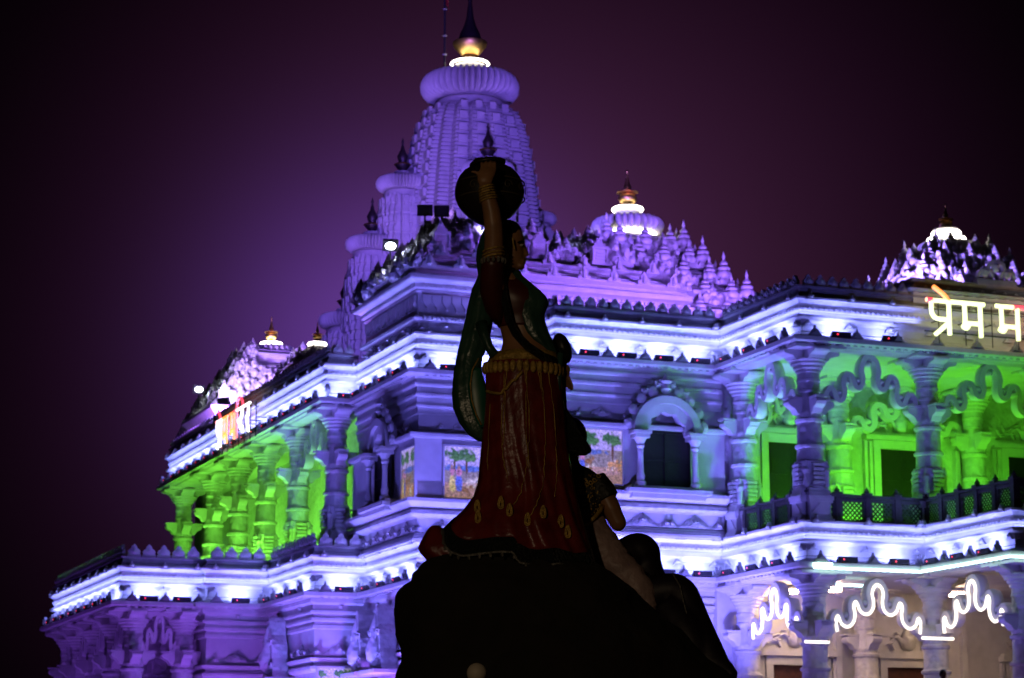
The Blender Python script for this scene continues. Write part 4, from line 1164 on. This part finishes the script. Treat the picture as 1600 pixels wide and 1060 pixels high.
picture(-4.0, 4.55, pi, 1.62, 1.48, 10.17, 4, 'backlit picture of cattle and strollers under trees, right of the statue')
picture(-6.3, 8.05, pi, 1.66, 1.46, 10.05, 9, 'backlit picture of deer and trees, left of the red skirt')
picture(-8.05, 8.45, pi / 2, 1.15, 1.46, 9.98, 12, 'narrow backlit picture seen edge-on at the middle block corner')
picture(-8.75, 12.82, pi, 1.15, .85, 4.6, 15, 'backlit picture low on the ground floor wall, left of the rock')

# ================================================================== THE STATUE GROUP ON ITS ROCK
from mathutils import noise as mnoise
PX = (S(801, 800) - S(800, 800)).x       # metres per photo pixel at the statue


def lerp_tab(tab, y):
    if y <= tab[0][0]: return tab[0][1:]
    for a, b in zip(tab[:-1], tab[1:]):
        if y <= b[0]:
            k = (y - a[0]) / (b[0] - a[0]); k2 = k
            return tuple(p + (q - p) * k2 for p, q in zip(a[1:], b[1:]))
    return tab[-1][1:]


def outline_loft(tab, Yc, ratio, n=28, rows=None, fold=0.0, nf=9, b=None, ph=0.0, egg=0.0):
    """solid of revolution-like body whose side outline is given by (y, left, right)"""
    b = b or MB(); rings = []
    rows = rows or 2 * len(tab)
    for j in range(rows + 1):
        y = tab[0][0] + (tab[-1][0] - tab[0][0]) * j / rows
        L, R = lerp_tab(tab, y)[:2]
        k = Yc(y) if callable(Yc) else Yc
        rt = ratio(y) if callable(ratio) else ratio
        c = S((L + R) / 2, y, k); hw = (R - L) / 2 * PX
        ring = []
        for i in range(n):
            a = 2 * pi * i / n
            f = 1 + (fold * (sin(nf * a + ph + y * .02) + .5 * sin((nf * 2 + 1) * a - y * .015)) if fold else 0)
            ring.append(c + Vector((hw * cos(a) * f, -hw * rt * sin(a) * f * (1 + egg * cos(a)), 0)))
        rings.append(ring)
    return b.loft(rings)


def ellipsoid(b, c, r, rot=None, n=14, m=9):
    rings = []
    for j in range(m + 1):
        t = -pi / 2 + pi * j / m
        ring = []
        for i in range(n):
            a = 2 * pi * i / n
            p = Vector((r[0] * cos(a) * max(cos(t), .03), r[1] * sin(a) * max(cos(t), .03), r[2] * sin(t)))
            if rot: p = rot @ p
            ring.append(Vector(c) + p)
        rings.append(ring)
    return b.loft(rings)


def fuse(o, voxel=.006, smooth=4):
    m = o.modifiers.new('fuse', 'REMESH'); m.mode = 'VOXEL'; m.voxel_size = voxel; m.use_smooth_shade = True
    if smooth:
        s = o.modifiers.new('soften', 'SMOOTH'); s.iterations = smooth; s.factor = .5
    return o


def finger(b, base, d, bend, L, r, axis):
    pts, rr = [Vector(base)], [r]
    d = Vector(d).normalized()
    for k, f in enumerate((.42, .32, .26)):
        pts.append(pts[-1] + d * L * f); rr.append(r * (1 - .12 * (k + 1)))
        d = Matrix.Rotation(bend, 3, axis) @ d
    b.tube(pts, rr, 8)
    ellipsoid(b, pts[-1], (rr[-1],) * 3, n=8, m=5)


# ---- standing woman
woman = empty('statue_of_woman', None, S(800, 885))
tag(woman, 'painted statue of a standing woman in red skirt and green veil, one arm raised', 'statue')
def own(root, o):
    o.parent = root; o.location = -root.location
    return o

b = MB()
HEAD = [(346, 788, 800), (350, 782, 808), (356, 778, 813.5), (362, 776, 816.5), (369, 775, 818.5), (375, 775, 819.5), (379, 776, 818), (384, 777, 817.8), (390, 779, 818.6), (396, 782, 819.4), (400, 785, 818.6), (404, 787, 817.8), (409, 790, 817.4), (414, 793, 817.2), (418, 796, 815.5), (422, 799, 810)]
outline_loft(HEAD, 11.02, .80, 24, 38, b=b)
b.tube([S(818, 380, 11.02), S(820.2, 392, 11.02), S(822.5, 398, 11.02), S(819, 402, 11.02)], [.005, .012, .0145, .006], 8)      # nose
b.tube([S(817, 407, 11.0), S(819.4, 407.2, 11.02), S(817, 407, 11.04)], [.006, .011, .006], 6)                        # lips
b.tube([S(816.4, 410.6, 11.0), S(818.6, 410.4, 11.02), S(816.4, 410.6, 11.04)], [.006, .011, .006], 6)
ellipsoid(b, S(813.6, 416.5, 11.02), (.022, .03, .016))                                                                # chin
ellipsoid(b, S(789, 391, 10.955), (.018, .010, .030))                                                                  # ear
b.tube([S(797, 405, 11.02), S(795, 425, 11.02), S(796, 445, 11.0)], [.042, .044, .06], 14)                             # neck
TORSO = [(428, 780, 812), (436, 765, 822), (445, 758, 833), (456, 758, 846), (466, 760, 853), (475, 764, 856), (486, 768, 852), (497, 774, 848), (512, 780, 850), (525, 784, 853), (535, 785, 858), (545, 783, 864), (556, 776, 869), (575, 770, 873)]
outline_loft(TORSO, 11.02, lambda y: .62, 28, 30, b=b)
# raised arm, wrist and hand
ARM = [(772, 452, 10.90, .056), (770, 430, 10.86, .052), (771, 400, 10.82, .047), (772, 375, 10.80, .0465), (771, 352, 10.78, .0455), (768, 330, 10.77, .043), (763.5, 312, 10.76, .0385), (760, 298, 10.755, .034), (758, 288, 10.75, .030)]
b.tube([S(x, y, k) for x, y, k, r in ARM], [r for *_, r in ARM], 16)
b.loft([[S(758, 288, 10.75) + Vector((.032 * cos(t), .018 * sin(t), 0)) for t in [2 * pi * i / 14 for i in range(14)]],
        [S(758, 280, 10.75) + Vector((.040 * cos(t), .020 * sin(t), 0)) for t in [2 * pi * i / 14 for i in range(14)]],
        [S(761, 270, 10.755) + Vector((.044 * cos(t), .019 * sin(t), 0)) for t in [2 * pi * i / 14 for i in range(14)]],
        [S(763, 263, 10.765) + Vector((.041 * cos(t), .015 * sin(t), 0)) for t in [2 * pi * i / 14 for i in range(14)]]])
for k, (dx, L) in enumerate(((-9.5, .062), (-3.2, .074), (3.2, .078), (9.5, .066))):
    finger(b, S(763 + dx, 264, 10.762), (.05 * (k - 1.5), .25, 1), -.75, L, .0098, Vector((1, 0, 0)))
finger(b, S(752, 279, 10.75), (-.5, .1, .9), -.5, .062, .011, Vector((0, 1, 0)))
# lowered arm behind the veil and the hand at the hip
LARM = [(832, 456, 11.16, .045), (836, 482, 11.20, .042), (842, 512, 11.20, .038), (858, 545, 11.14, .033), (877, 570, 11.08, .028)]
b.tube([S(x, y, k) for x, y, k, r in LARM], [r for *_, r in LARM], 14)
ellipsoid(b, S(883, 580, 11.05), (.026, .018, .038))
for k, (dx, L) in enumerate(((-4, .055), (0, .065), (4, .075), (7, .07))):
    finger(b, S(883 + dx * .6, 588, 11.05 - .012 * (k - 1.5)), (.35 + .06 * k, -.05, -1), .16, L, .0085, Vector((0, 1, 0)))
body = own(woman, b.build('body', SKIN)); fuse(body, .0055, 3)

b = MB()
for yk in (-.034, .034):
    ellipsoid(b, S(815.2, 383.5, 11.02 + yk), (.010, .013, .006), n=10, m=6)
own(woman, b.build('eyes', WHITEPAINT))
b = MB()
for yk in (-1, 1):
    b.tube([S(809, 379, 11.02 + yk * .058), S(815, 377, 11.02 + yk * .04), S(818.5, 378, 11.02 + yk * .016)], .0035, 5)
    ellipsoid(b, S(817.2, 383.6, 11.02 + yk * .036), (.006, .006, .0055), n=8, m=5)
own(woman, b.build('brows', HAIR))
HAIRT = [(345, 787, 799), (348, 780, 808), (353, 775, 813), (360, 772, 815.5), (367, 770, 815), (374, 769.5, 812), (382, 769, 806), (392, 769, 801), (402, 770, 797), (414, 772, 794), (424, 775, 790)]
own(woman, outline_loft(HAIRT, 11.025, .95, 28, 24, fold=.015, nf=15).build('hair', HAIR, smooth=180))
own(woman, MB().tube([S(801, 372, 10.935), S(801.8, 380, 10.932), S(804, 389, 10.94)], .004, 6).build('temple_jewel', GOLDPAINT))
own(woman, ellipsoid(MB(), S(792, 400, 10.95), (.010, .010, .017)).build('earring', GOLDPAINT))
# blouse, sleeve and bangles
BL = [(y, L - 2, R + 1) for y, L, R in TORSO if y < 515]
own(woman, outline_loft(BL, 11.02, .66, 32, 26, fold=.012, nf=11).build('blouse', MAROON, smooth=180))
own(woman, MB().tube([S(779, 505, 10.99), S(773, 484, 10.95), S(769, 455, 10.90), S(769, 430, 10.86), S(770, 412, 10.83), S(770.5, 402, 10.82)], [.020, .046, .060, .058, .055, .053], 18).build('sleeve', MAROON, smooth=180))
for x, y, k, r in ((771, 402, 10.82, .052), (771, 397, 10.82, .051), (771, 391, 10.815, .050), (763, 309, 10.76, .040), (762.3, 305, 10.757, .039), (761.6, 301, 10.756, .037), (760.6, 297, 10.755, .036), (760, 293, 10.75, .034), (764, 313, 10.76, .041)):
    c = S(x, y, k)
    own(woman, MB().tube([c + Vector((r * cos(t), r * sin(t), .01 * cos(t))) for t in [2 * pi * i / 24 for i in range(25)]], .0052, 6, False).build('bangle', GOLDPAINT, smooth=180))
b = MB()
for i in range(7):
    t = pi + pi * (i + .5) / 7; c = S(771, 405, 10.82) + Vector((.056 * cos(t), .056 * sin(t), 0))
    ellipsoid(b, c - Vector((0, 0, .012)), (.009, .009, .016), n=8, m=5)
o = own(woman, b.build('sleeve_bead', SILVER)); o['kind'] = 'stuff'

# skirt
SK = [(553, 770, 869), (562, 764, 872), (575, 760, 876), (590, 758, 878), (620, 757, 881), (650, 755, 884), (690, 752, 887), (720, 749, 891), (750, 747, 896), (775, 740, 901), (800, 722, 907), (812, 708, 910), (826, 694, 914), (860, 676, 924), (900, 660, 934)]
HEM = [(-1, 828), (-.86, 852), (-.72, 869), (-.58, 876), (-.3, 873), (.02, 872), (.09, 889), (.35, 893), (.55, 889), (.75, 896), (.9, 893), (1, 882)]
def skirt_rows(t0, t1, rows, n, grow=0.0):
    rings = []
    for j in range(rows + 1):
        t = t0 + (t1 - t0) * j / rows; ring = []
        for i in range(n):
            a = 2 * pi * i / n
            hy = lerp_tab(HEM, cos(a))[0] if True else 0
            y = 553 + (hy - 553) * t
            L, R = lerp_tab(SK, y)
            hw = (R - L) / 2 * PX + grow
            amp = .010 + .075 * t ** 1.3
            sw = a + .55 * t * t + .10 * sin(5 * t + 2 * a)          # pleats fan out and sweep back
            f = 1 + amp * (.9 * sin(9 * sw) + .7 * abs(sin(7.5 * sw + 1.3)) + .45 * sin(17 * sw - 2.2 * t + 1) + .25 * sin(29 * sw + 3 * t)) * (0.35 + .65 * abs(sin(a)))
            c = S((L + R) / 2, y, 11.02)
            ring.append(c + Vector((hw * cos(a) * (1 + (f - 1) * .25), -hw * (.82 - .18 * t) * sin(a) * f, 0)))
        rings.append(ring)
    return rings
NS = 180
own(woman, MB().loft(skirt_rows(0, .93, 46, NS)).build('skirt', REDCLOTH, smooth=180))
own(woman, MB().loft(skirt_rows(.925, 1.0, 8, NS, .002)).build('hem_border', BLACKBEAD, smooth=180))
hem = skirt_rows(1.0, 1.001, 1, NS, .004)[0]
own(woman, MB().tube(hem + hem[:1], .0065, 6, False).build('hem_braid', SILVER, smooth=180))
b = MB()
for i in range(0, NS, 4):
    ellipsoid(b, hem[i] + Vector((0, 0, -.012)), (.008, .008, .012), n=6, m=4)
o = own(woman, b.build('hem_bead', SILVER)); o['kind'] = 'stuff'
# gold cords running down the pleats, paisleys above the border
allr = skirt_rows(0, .9, 46, NS, .004)
for col_, j0, j1, dr in ((118, 6, 26, 3), (126, 4, 34, -7), (133, 3, 40, 5), (139, 2, 30, -3), (143, 3, 42, 6), (147, 4, 24, 2), (152, 3, 36, 5), (110, 14, 32, -3)):
    pts = [allr[j][(NS - col_ - int(round(dr * sin(j * .09)))) % NS] for j in range(j0, j1)]
    own(woman, MB().tube(pts, [.0024 + .0010 * sin(k * .6) for k in range(len(pts))], 5).build('gold_cord', GOLDPAINT, smooth=180))
for col_, j in ((112, 40), (118, 42), (125, 39), (131, 41), (140, 41), (146, 39), (155, 41), (158, 43)):
    c = allr[j][NS - col_]; pts = []
    for sgn in (1, .55):
        for k in range(13):
            t = 2 * pi * k / 12; rr = (.020 + .008 * cos(t)) * sgn
            pts.append(c + Vector((rr * sin(t) * (.62 - .25 * cos(t)), -.006, rr * cos(t) * 1.5)))
    own(woman, MB().tube(pts, .0050, 6).build('paisley', GOLDPAINT, smooth=180))
# waistband with scalloped gold drops and a looped chain
band = skirt_rows(.0, .05, 2, NS, .006)
own(woman, MB().loft(band).build('waistband', GOLDPAINT, smooth=180))
drow = skirt_rows(.085, .09, 1, NS, .008)[0]
for i in range(92, 178, 5):
    b = MB(); ellipsoid(b, drow[NS - i], (.016, .010, .030), n=10, m=6); own(woman, b.build('waist_drop', GOLDPAINT, smooth=180))
ch = []
for k in range(16):
    t = k / 15; j = 5 + int(7 * sin(pi * (.15 + .85 * (1 - t)) * .6)); ch.append(allr[min(16, j)][NS - 100 - int(34 * t)] + Vector((0, -.006, .0)))
own(woman, MB().tube(ch, .008, 6).build('hip_chain', GOLDPAINT, smooth=180))
# underskirt lifting at the heel
b = outline_loft([(822, 674, 686), (828, 668, 697), (838, 663, 706), (848, 658, 716), (856, 655, 724), (864, 658, 732), (872, 666, 740), (882, 674, 748)], 11.08, .8, 30, 14, fold=.06, nf=7)
own(woman, b.build('underskirt', REDCLOTH, smooth=180))

# veil: over the head and down the back in one long loop
VE = [(350, 764, 800), (357, 757, 800), (372, 750, 797), (390, 746, 792), (406, 744.5, 787), (420, 746.5, 785), (432, 747.5, 783), (452, 738, 779), (479, 731, 773), (510, 724, 769), (525, 720, 766), (537, 717.6, 764), (550, 714, 759), (560, 712, 754), (578, 709, 752), (595, 707.5, 757), (617, 706.5, 762), (640, 709.5, 764), (661, 718.5, 764), (679, 732, 763), (690, 747, 760)]
own(woman, outline_loft(VE, lambda y: 11.10 - .0002 * (y - 350), .55, 48, 60, fold=.05, nf=6).build('veil', GREENCLOTH, smooth=180))
LIN = [(575, 736, 752), (590, 732, 755), (610, 731, 760), (635, 735, 761), (655, 742, 760), (668, 750, 758)]
own(woman, outline_loft(LIN, 10.985, .3, 20, 18).build('veil_lining', GREENLINING, smooth=180))
own(woman, MB().tube([S(x, y, 10.97) for x, y in ((748, 560), (738, 578), (735, 600), (737, 625), (744, 648), (752, 664))], .004, 6).build('lining_cord', GOLDPAINT, smooth=180))
own(woman, MB().tube([S(752, 505, 10.98), S(757, 525, 10.96), S(764, 543, 10.95), S(773, 556, 10.95)], [.03, .026, .022, .026], 10).build('veil_strap', GREENCLOTH, smooth=180))
# veil across the chest
FRONT = [(424, 786, 813), (430, 784, 816), (440, 786, 827.5), (450, 789, 840), (457, 791, 848), (466, 793, 856), (474, 795, 858.5), (483, 797, 855), (496, 800, 851), (510, 806, 854.5), (522, 812, 858), (535, 822, 864), (548, 838, 869), (560, 856, 872)]
own(woman, outline_loft(FRONT, 11.0, .74, 48, 40, fold=.045, nf=5, ph=1.2).build('chest_veil', GREENCLOTH, smooth=180))
own(woman, MB().tube([S(x, y, k) for x, y, k in ((786, 428, 10.93), (787, 450, 10.90), (790, 475, 10.885), (795, 500, 10.88), (806, 522, 10.87), (824, 541, 10.86), (848, 557, 10.87), (866, 563, 10.93))], [.012, .018, .019, .019, .020, .021, .020, .016], 8).build('veil_border', BLACKBEAD, smooth=180))
RV = [(545, 866, 880), (562, 868, 886), (585, 868, 884), (607, 866, 884), (625, 866, 885), (640, 866, 886), (653, 868, 895), (665, 870, 901), (673, 872, 905), (689, 874, 915), (700, 880, 922), (706, 890, 924), (712, 906, 915)]
own(woman, outline_loft(RV, 11.06, .7, 36, 40, fold=.06, nf=7).build('veil_end', BLACKBEAD, smooth=180))
own(woman, MB().tube([S(x, y, 10.97) for x, y in ((876, 552), (873, 580), (871, 610), (867, 632), (862, 640))], [.016, .018, .017, .014, .010], 8).build('veil_edge', GREENCLOTH, smooth=180))

# ---- the pot on her head and the small one at her hip
pot = empty('water_pot', None, S(767, 354, 11.08))
tag(pot, 'big round black clay water pot balanced on the raised hand of the standing statue', 'pot')
PT = [(.02, 354), (.20, 352), (.42, 346), (.62, 338), (.80, 328), (.92, 318), (.985, 308), (1.0, 301), (.985, 293), (.93, 283), (.84, 274), (.72, 267), (.56, 262.5), (.44, 260), (.42, 257), (.45, 254), (.47, 252), (.44, 251), (.36, 256), (.30, 262)]
prof = [(r * 56.5 * PX * 1.0, S(767, y, 11.08).z - pot.location.z) for r, y in PT]
po = MB().lathe(prof, seg=48).build('pot_body', POTCLAY, pot, smooth=60)
po.rotation_euler = (radians(-2), radians(-2.5), 0)
for y, r in ((288, .962), (312, .968)):
    z = S(767, y, 11.08).z - pot.location.z
    MB().tube([(r * 56.5 * PX * cos(t), r * 56.5 * PX * sin(t), z) for t in [2 * pi * i / 48 for i in range(49)]], .004, 6, False).build('painted_band', FADEDGOLD, pot, smooth=180)
for i in range(12):
    a = 2 * pi * i / 12; r = .985 * 56.5 * PX
    pts = [(r * cos(a + .15 * cos(t) * (1 - t / 9)), r * sin(a + .15 * cos(t) * (1 - t / 9)), S(767, 300, 11.08).z - pot.location.z + .026 * sin(t) * (1 - t / 9)) for t in [k * .5 for k in range(16)]]
    MB().tube(pts, .0022, 5).build('painted_scroll', FADEDGOLD, pot)
rim = S(762, 256, 11.06) - pot.location
MB().tube([rim + Vector((.080 * cos(t), .080 * sin(t), -.008 * cos(t) * -1.2)) for t in [2 * pi * i / 32 for i in range(33)]], .0105, 8, False).build('pot_rim', POTCLAY, pot, smooth=180)
hp = empty('small_pot', None, S(878, 545, 11.16))
tag(hp, 'small dark pot tucked against the left hip of the standing statue', 'pot')
q = MB().lathe([(.02, -.042), (.05, -.036), (.072, -.016), (.080, .0), (.076, .016), (.055, .034), (.03, .042)], seg=32).build('pot_body', POTCLAY, hp, smooth=60)
q.rotation_euler = (0, radians(72), 0)

def limb(b, keys, seg=18, n=6):
    K = [keys[0]] + list(keys) + [keys[-1]]; out = []
    for i in range(1, len(K) - 2):
        for k in range(n):
            t = k / n
            out.append([.5 * (2 * p1 + (p2 - p0) * t + (2 * p0 - 5 * p1 + 4 * p2 - p3) * t * t + (3 * p1 - p0 - 3 * p2 + p3) * t ** 3) for p0, p1, p2, p3 in zip(K[i - 1], K[i], K[i + 1], K[i + 2])])
    out.append(list(K[-2]))
    return b.tube([S(x, y, Y) for x, y, Y, r in out], [max(.004, r) for *_, r in out], seg)
# ---- woman seated on the rock with her back to the square
seat = empty('statue_of_seated_woman', None, S(960, 930, 11.4))
tag(seat, 'painted statue of a seated woman in black and gold blouse leaning on the dark rock', 'statue')
b = MB()
ellipsoid(b, S(893, 686, 11.38), (.078, .092, .098))
b.tube([S(893, 700, 11.38), S(894, 722, 11.37), S(897, 740, 11.36)], [.036, .034, .05], 14)
BK = [(728, 882, 912), (735, 878, 925), (744, 874, 936), (756, 872, 942), (775, 872, 946), (795, 876, 944), (815, 884, 942), (835, 892, 948), (850, 896, 958)]
outline_loft(BK, 11.36, .56, 28, 24, b=b)
b.tube([S(932, 752, 11.35), S(944, 772, 11.34), S(956, 796, 11.33), S(965, 816, 11.33)], [.050, .050, .046, .040], 14)
ellipsoid(b, S(966, 817, 11.33), (.041, .041, .041))
b.tube([S(965, 816, 11.33), S(956, 806, 11.46), S(940, 795, 11.58)], [.039, .033, .026], 12)
ellipsoid(b, S(936, 792, 11.62), (.03, .04, .02))
for k in range(4): finger(b, S(930 + 3 * k, 791, 11.65), (-.3, 1, .1 * k), -.4, .06, .009, Vector((1, 0, 0)))
finger(b, S(944, 790, 11.61), (.4, .8, .5), -.3, .05, .010, Vector((1, 0, 0)))
fuse(own(seat, b.build('body', SKIN)), .006, 4)
b = MB(); ellipsoid(b, S(892, 682, 11.36), (.083, .096, .096)); ellipsoid(b, S(888, 704, 11.29), (.045, .045, .04)); fuse(own(seat, b.build('hair', HAIR)), .007, 2)
BB = [(731, 880, 920), (737, 876, 929), (745, 872, 939), (756, 870, 946), (768, 869, 950.5), (780, 871, 951), (795, 875, 946), (810, 882, 942), (826, 890, 940)]
b = outline_loft(BB, 11.355, .62, 32, 24)
b.tube([S(930, 748, 11.35), S(942, 766, 11.34), S(950, 780, 11.335)], [.054, .060, .058], 16)
fuse(own(seat, b.build('blouse', BLACKCLOTH)), .006, 3)
b = MB(); r = random.Random(5)
for i in range(170):
    y = r.uniform(742, 818); L, R = lerp_tab(BB, y); t = r.uniform(.35, .98) ** .8; x = L + (R - L) * t
    c = (2 * t - 1); rim_ = sqrt(max(0, 1 - c * c)) * .62 * (R - L) / 2 * PX
    ellipsoid(b, S(x, y, 11.352 - rim_), (r.uniform(.002, .005), .004, r.uniform(.002, .006)), n=6, m=4)
for i in range(6):
    x0, y0 = 905 + 6 * i, 768 - 5 * i + r.uniform(-6, 6); pts = []
    for k in range(9):
        t = k * .8; pts.append(S(x0 + (4 - .3 * k) * cos(t), y0 + (4 - .3 * k) * sin(t), 11.345 - sqrt(max(0, 1 - ((x0 - 910) / 42) ** 2)) * .07))
    b.tube(pts, .003, 5)
o = own(seat, b.build('gold_embroidery', GOLDPAINT)); o['kind'] = 'stuff'
own(seat, MB().tube([S(903, 823, 11.24), S(918, 818, 11.24), S(930, 808, 11.25), (S(938, 798, 11.28)), S(942, 790, 11.3)], .010, 8).build('blouse_edge', GOLDPAINT, smooth=180))
# wrapped cloth at the waist
pts = [(918, 818, 11.34, .085), (928, 842, 11.33, .098), (943, 866, 11.32, .105), (962, 888, 11.30, .100), (984, 906, 11.28, .086), (1004, 926, 11.26, .066), (1014, 948, 11.25, .040), (1018, 968, 11.25, .012)]
b = MB(); rings = []
for i in range(len(pts) * 5 - 4):
    k, f = divmod(i, 5); f /= 5
    p0 = pts[k]; p1 = pts[min(k + 1, len(pts) - 1)]
    x, y, Y, rr = [a + (c - a) * f for a, c in zip(p0, p1)]
    j0, j1 = pts[max(k - 0, 0)], pts[min(k + 1, len(pts) - 1)]
    t = (S(*j1[:3]) - S(*j0[:3])).normalized() if j1 != j0 else Vector((.3, 0, -1))
    sx_ = t.cross(Vector((0, 1, 0))).normalized(); dy = t.cross(sx_)
    ring = []
    for q_ in range(36):
        a = 2 * pi * q_ / 36
        f_ = 1 + .035 * sin(i * 1.9 + 2 * sin(a)) + .02 * sin(7 * a + i)
        ring.append(S(x, y, Y) + (sx_ * cos(a) + dy * sin(a) * .9) * rr * f_)
    rings.append(ring)
own(seat, b.loft(rings).build('waist_cloth', PINKCLOTH, smooth=180))
# knees and legs under a plum skirt falling over the rock
b = MB()
limb(b, [(940, 915, 11.45, .10), (968, 884, 11.48, .105), (990, 866, 11.50, .100), (1002, 866, 11.50, .098), (1008, 885, 11.50, .085), (1016, 920, 11.48, .10), (1030, 975, 11.45, .13), (1045, 1040, 11.40, .15)], 22)
limb(b, [(985, 935, 11.35, .10), (1025, 926, 11.32, .088), (1052, 922, 11.30, .082), (1066, 930, 11.28, .080), (1076, 950, 11.26, .078), (1089, 980, 11.22, .076), (1103, 1012, 11.18, .078), (1117, 1048, 11.15, .082), (1126, 1085, 11.15, .085)], 22)
limb(b, [(1108, 1018, 11.18, .05), (1124, 1036, 11.12, .048), (1137, 1050, 11.08, .042), (1147, 1058, 11.05, .03)], 14)
limb(b, [(1040, 950, 11.28, .09), (1072, 990, 11.22, .11), (1088, 1040, 11.2, .12), (1093, 1100, 11.2, .13)], 20)
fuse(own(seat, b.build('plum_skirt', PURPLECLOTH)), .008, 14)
own(seat, MB().tube([S(1050, 895, 11.20), S(1062, 915, 11.19), S(1068, 940, 11.17), S(1078, 980, 11.13)], .004, 5).build('skirt_cord', SILVER, smooth=180))

# ---- the rock
RK = [(872, 690, 905), (878, 664, 930), (886, 655, 940), (896, 643, 955), (908, 640.5, 968), (914, 630, 975), (925, 621.5, 990), (940, 617, 1005), (956, 615.5, 1020), (977, 617.5, 1045), (1002, 625, 1075), (1027, 630, 1100), (1045, 622, 1125), (1060, 618, 1150), (1120, 600, 1180), (1250, 580, 1215), (1420, 560, 1240), (1770, 540, 1270)]
rings = []
rows, n = 90, 96
for j in range(rows + 1):
    t = (j / rows) ** 1.9; y = 872 + (1770 - 872) * t
    L, R = lerp_tab(RK, y); c = S((L + R) / 2, y, 11.15); hw = (R - L) / 2 * PX; ring = []
    for i in range(n):
        a = 2 * pi * i / n
        p = c + Vector((hw * cos(a), -hw * .8 * sin(a), 0))
        d_ = mnoise.fractal(p * 3.2, 1.0, 2.0, 5) * .05 + mnoise.noise(p * 1.6) * .06
        k = 1 - abs(cos(a)) ** 4 * .85
        ring.append(p + Vector((cos(a), -sin(a), 0)) * (d_ * k + .016 * mnoise.noise(p * 9) + .008 * mnoise.noise(p * 22)) + Vector((0, 0, .03 * mnoise.noise(p * 4) * (j > 3))))
    rings.append(ring)
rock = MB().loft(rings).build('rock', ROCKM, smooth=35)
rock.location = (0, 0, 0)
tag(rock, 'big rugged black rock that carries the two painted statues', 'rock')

# ---- unlit globe lamp in front of the rock
gp = S(745, 1052, 9.0)
gl_ = empty('globe_lamp', None, (gp.x, gp.y, 0))
tag(gl_, 'unlit pale globe on a thin dark post in front of the rock', 'lamp')
MB().lathe([(.07, 0), (.07, .03), (.022, .06), (.02, gp.z - .06), (.03, gp.z - .045), (.03, gp.z - .034)], seg=14).build('lamp_post', FIXTURE, gl_, smooth=40)
ellipsoid(MB(), (0, 0, gp.z), (.039, .039, .039), n=24, m=14).build('lamp_globe', BALLM, gl_, smooth=180)

# ---- visitor on the terrace by the porch (only the hair clears the frame)
pp_ = W(1.05, -4.75, 3.0)
per = empty('person', None, pp_, ANG)
tag(per, 'person with dark hair standing on the terrace before the lit ground floor arches', 'person')
b = MB()
ellipsoid(b, (0, 0, 1.59), (.075, .095, .115)); ellipsoid(b, (0, -.095, 1.575), (.014, .02, .02)); b.tube([(0, 0, 1.5), (0, 0, 1.38)], [.05, .06], 12)
b.loft([[(w * cos(t), d_ * sin(t), z) for t in [2 * pi * i / 20 for i in range(20)]] for z, w, d_ in ((.88, .17, .12), (1.0, .165, .12), (1.15, .15, .11), (1.3, .19, .12), (1.4, .17, .10), (1.44, .08, .07))])
for s_ in (-1, 1):
    b.tube([(s_ * .18, 0, 1.38), (s_ * .23, .0, 1.1), (s_ * .22, -.05, .86)], [.05, .042, .032], 10); ellipsoid(b, (s_ * .22, -.06, .80), (.03, .02, .06))
    for k in range(4): finger(b, (s_ * .22 - .018 + .012 * k, -.06, .76), (0, -.1, -1), .2, .07, .008, Vector((1, 0, 0)))
    finger(b, (s_ * .20, -.08, .80), (-s_ * .3, -.5, -.8), .2, .06, .009, Vector((1, 0, 0)))
    b.tube([(s_ * .09, 0, .92), (s_ * .10, -.01, .5), (s_ * .10, .01, .09)], [.09, .06, .042], 12); ellipsoid(b, (s_ * .10, -.05, .045), (.045, .12, .045))
fuse(b.build('body', SKIN, per), .012, 3)
b = MB(); ellipsoid(b, (0, .02, 1.615), (.086, .10, .108)); b.build('hair', HAIR, per, smooth=180)
b = MB(); b.loft([[(w * cos(t), d_ * sin(t), z) for t in [2 * pi * i / 20 for i in range(20)]] for z, w, d_ in ((.84, .19, .14), (1.0, .182, .135), (1.15, .168, .125), (1.3, .205, .135), (1.4, .18, .11), (1.43, .10, .08))])
for s_ in (-1, 1): b.tube([(s_ * .17, 0, 1.37), (s_ * .22, .0, 1.2)], [.06, .055], 12)
fuse(b.build('shirt', PURPLECLOTH, per), .012, 2)
b = MB()
for s_ in (-1, 1): b.tube([(s_ * .085, 0, .94), (s_ * .10, -.01, .5), (s_ * .10, .01, .08)], [.105, .075, .06], 12)
fuse(b.build('trousers', FIXTURE, per), .012, 2)

# ---- unseen fill lamp on a pole, added beside the camera to warm the statues
sl = empty('statue_fill_lamp', None, (-2.6, .5, 0))
tag(sl, 'unseen fill lamp on a tall dark pole, added beside the camera for the statues', 'fill lamp')
MB().lathe([(.12, 0), (.12, .1), (.05, .2), (.04, 4.2)], seg=12).build('lamp_pole', FIXTURE, sl, smooth=40)
MB().lathe([(.05, 4.2), (.18, 4.3), (.16, 4.34)], seg=16).build('lamp_collar', FIXTURE, sl)
li = bpy.data.lights.new('lamp_light', 'POINT'); li.energy = 250; li.color = (1.0, .74, .46); li.shadow_soft_size = .15
lo = bpy.data.objects.new('lamp_light', li); col.objects.link(lo); lo.location = (-2.6, .5, 4.55)
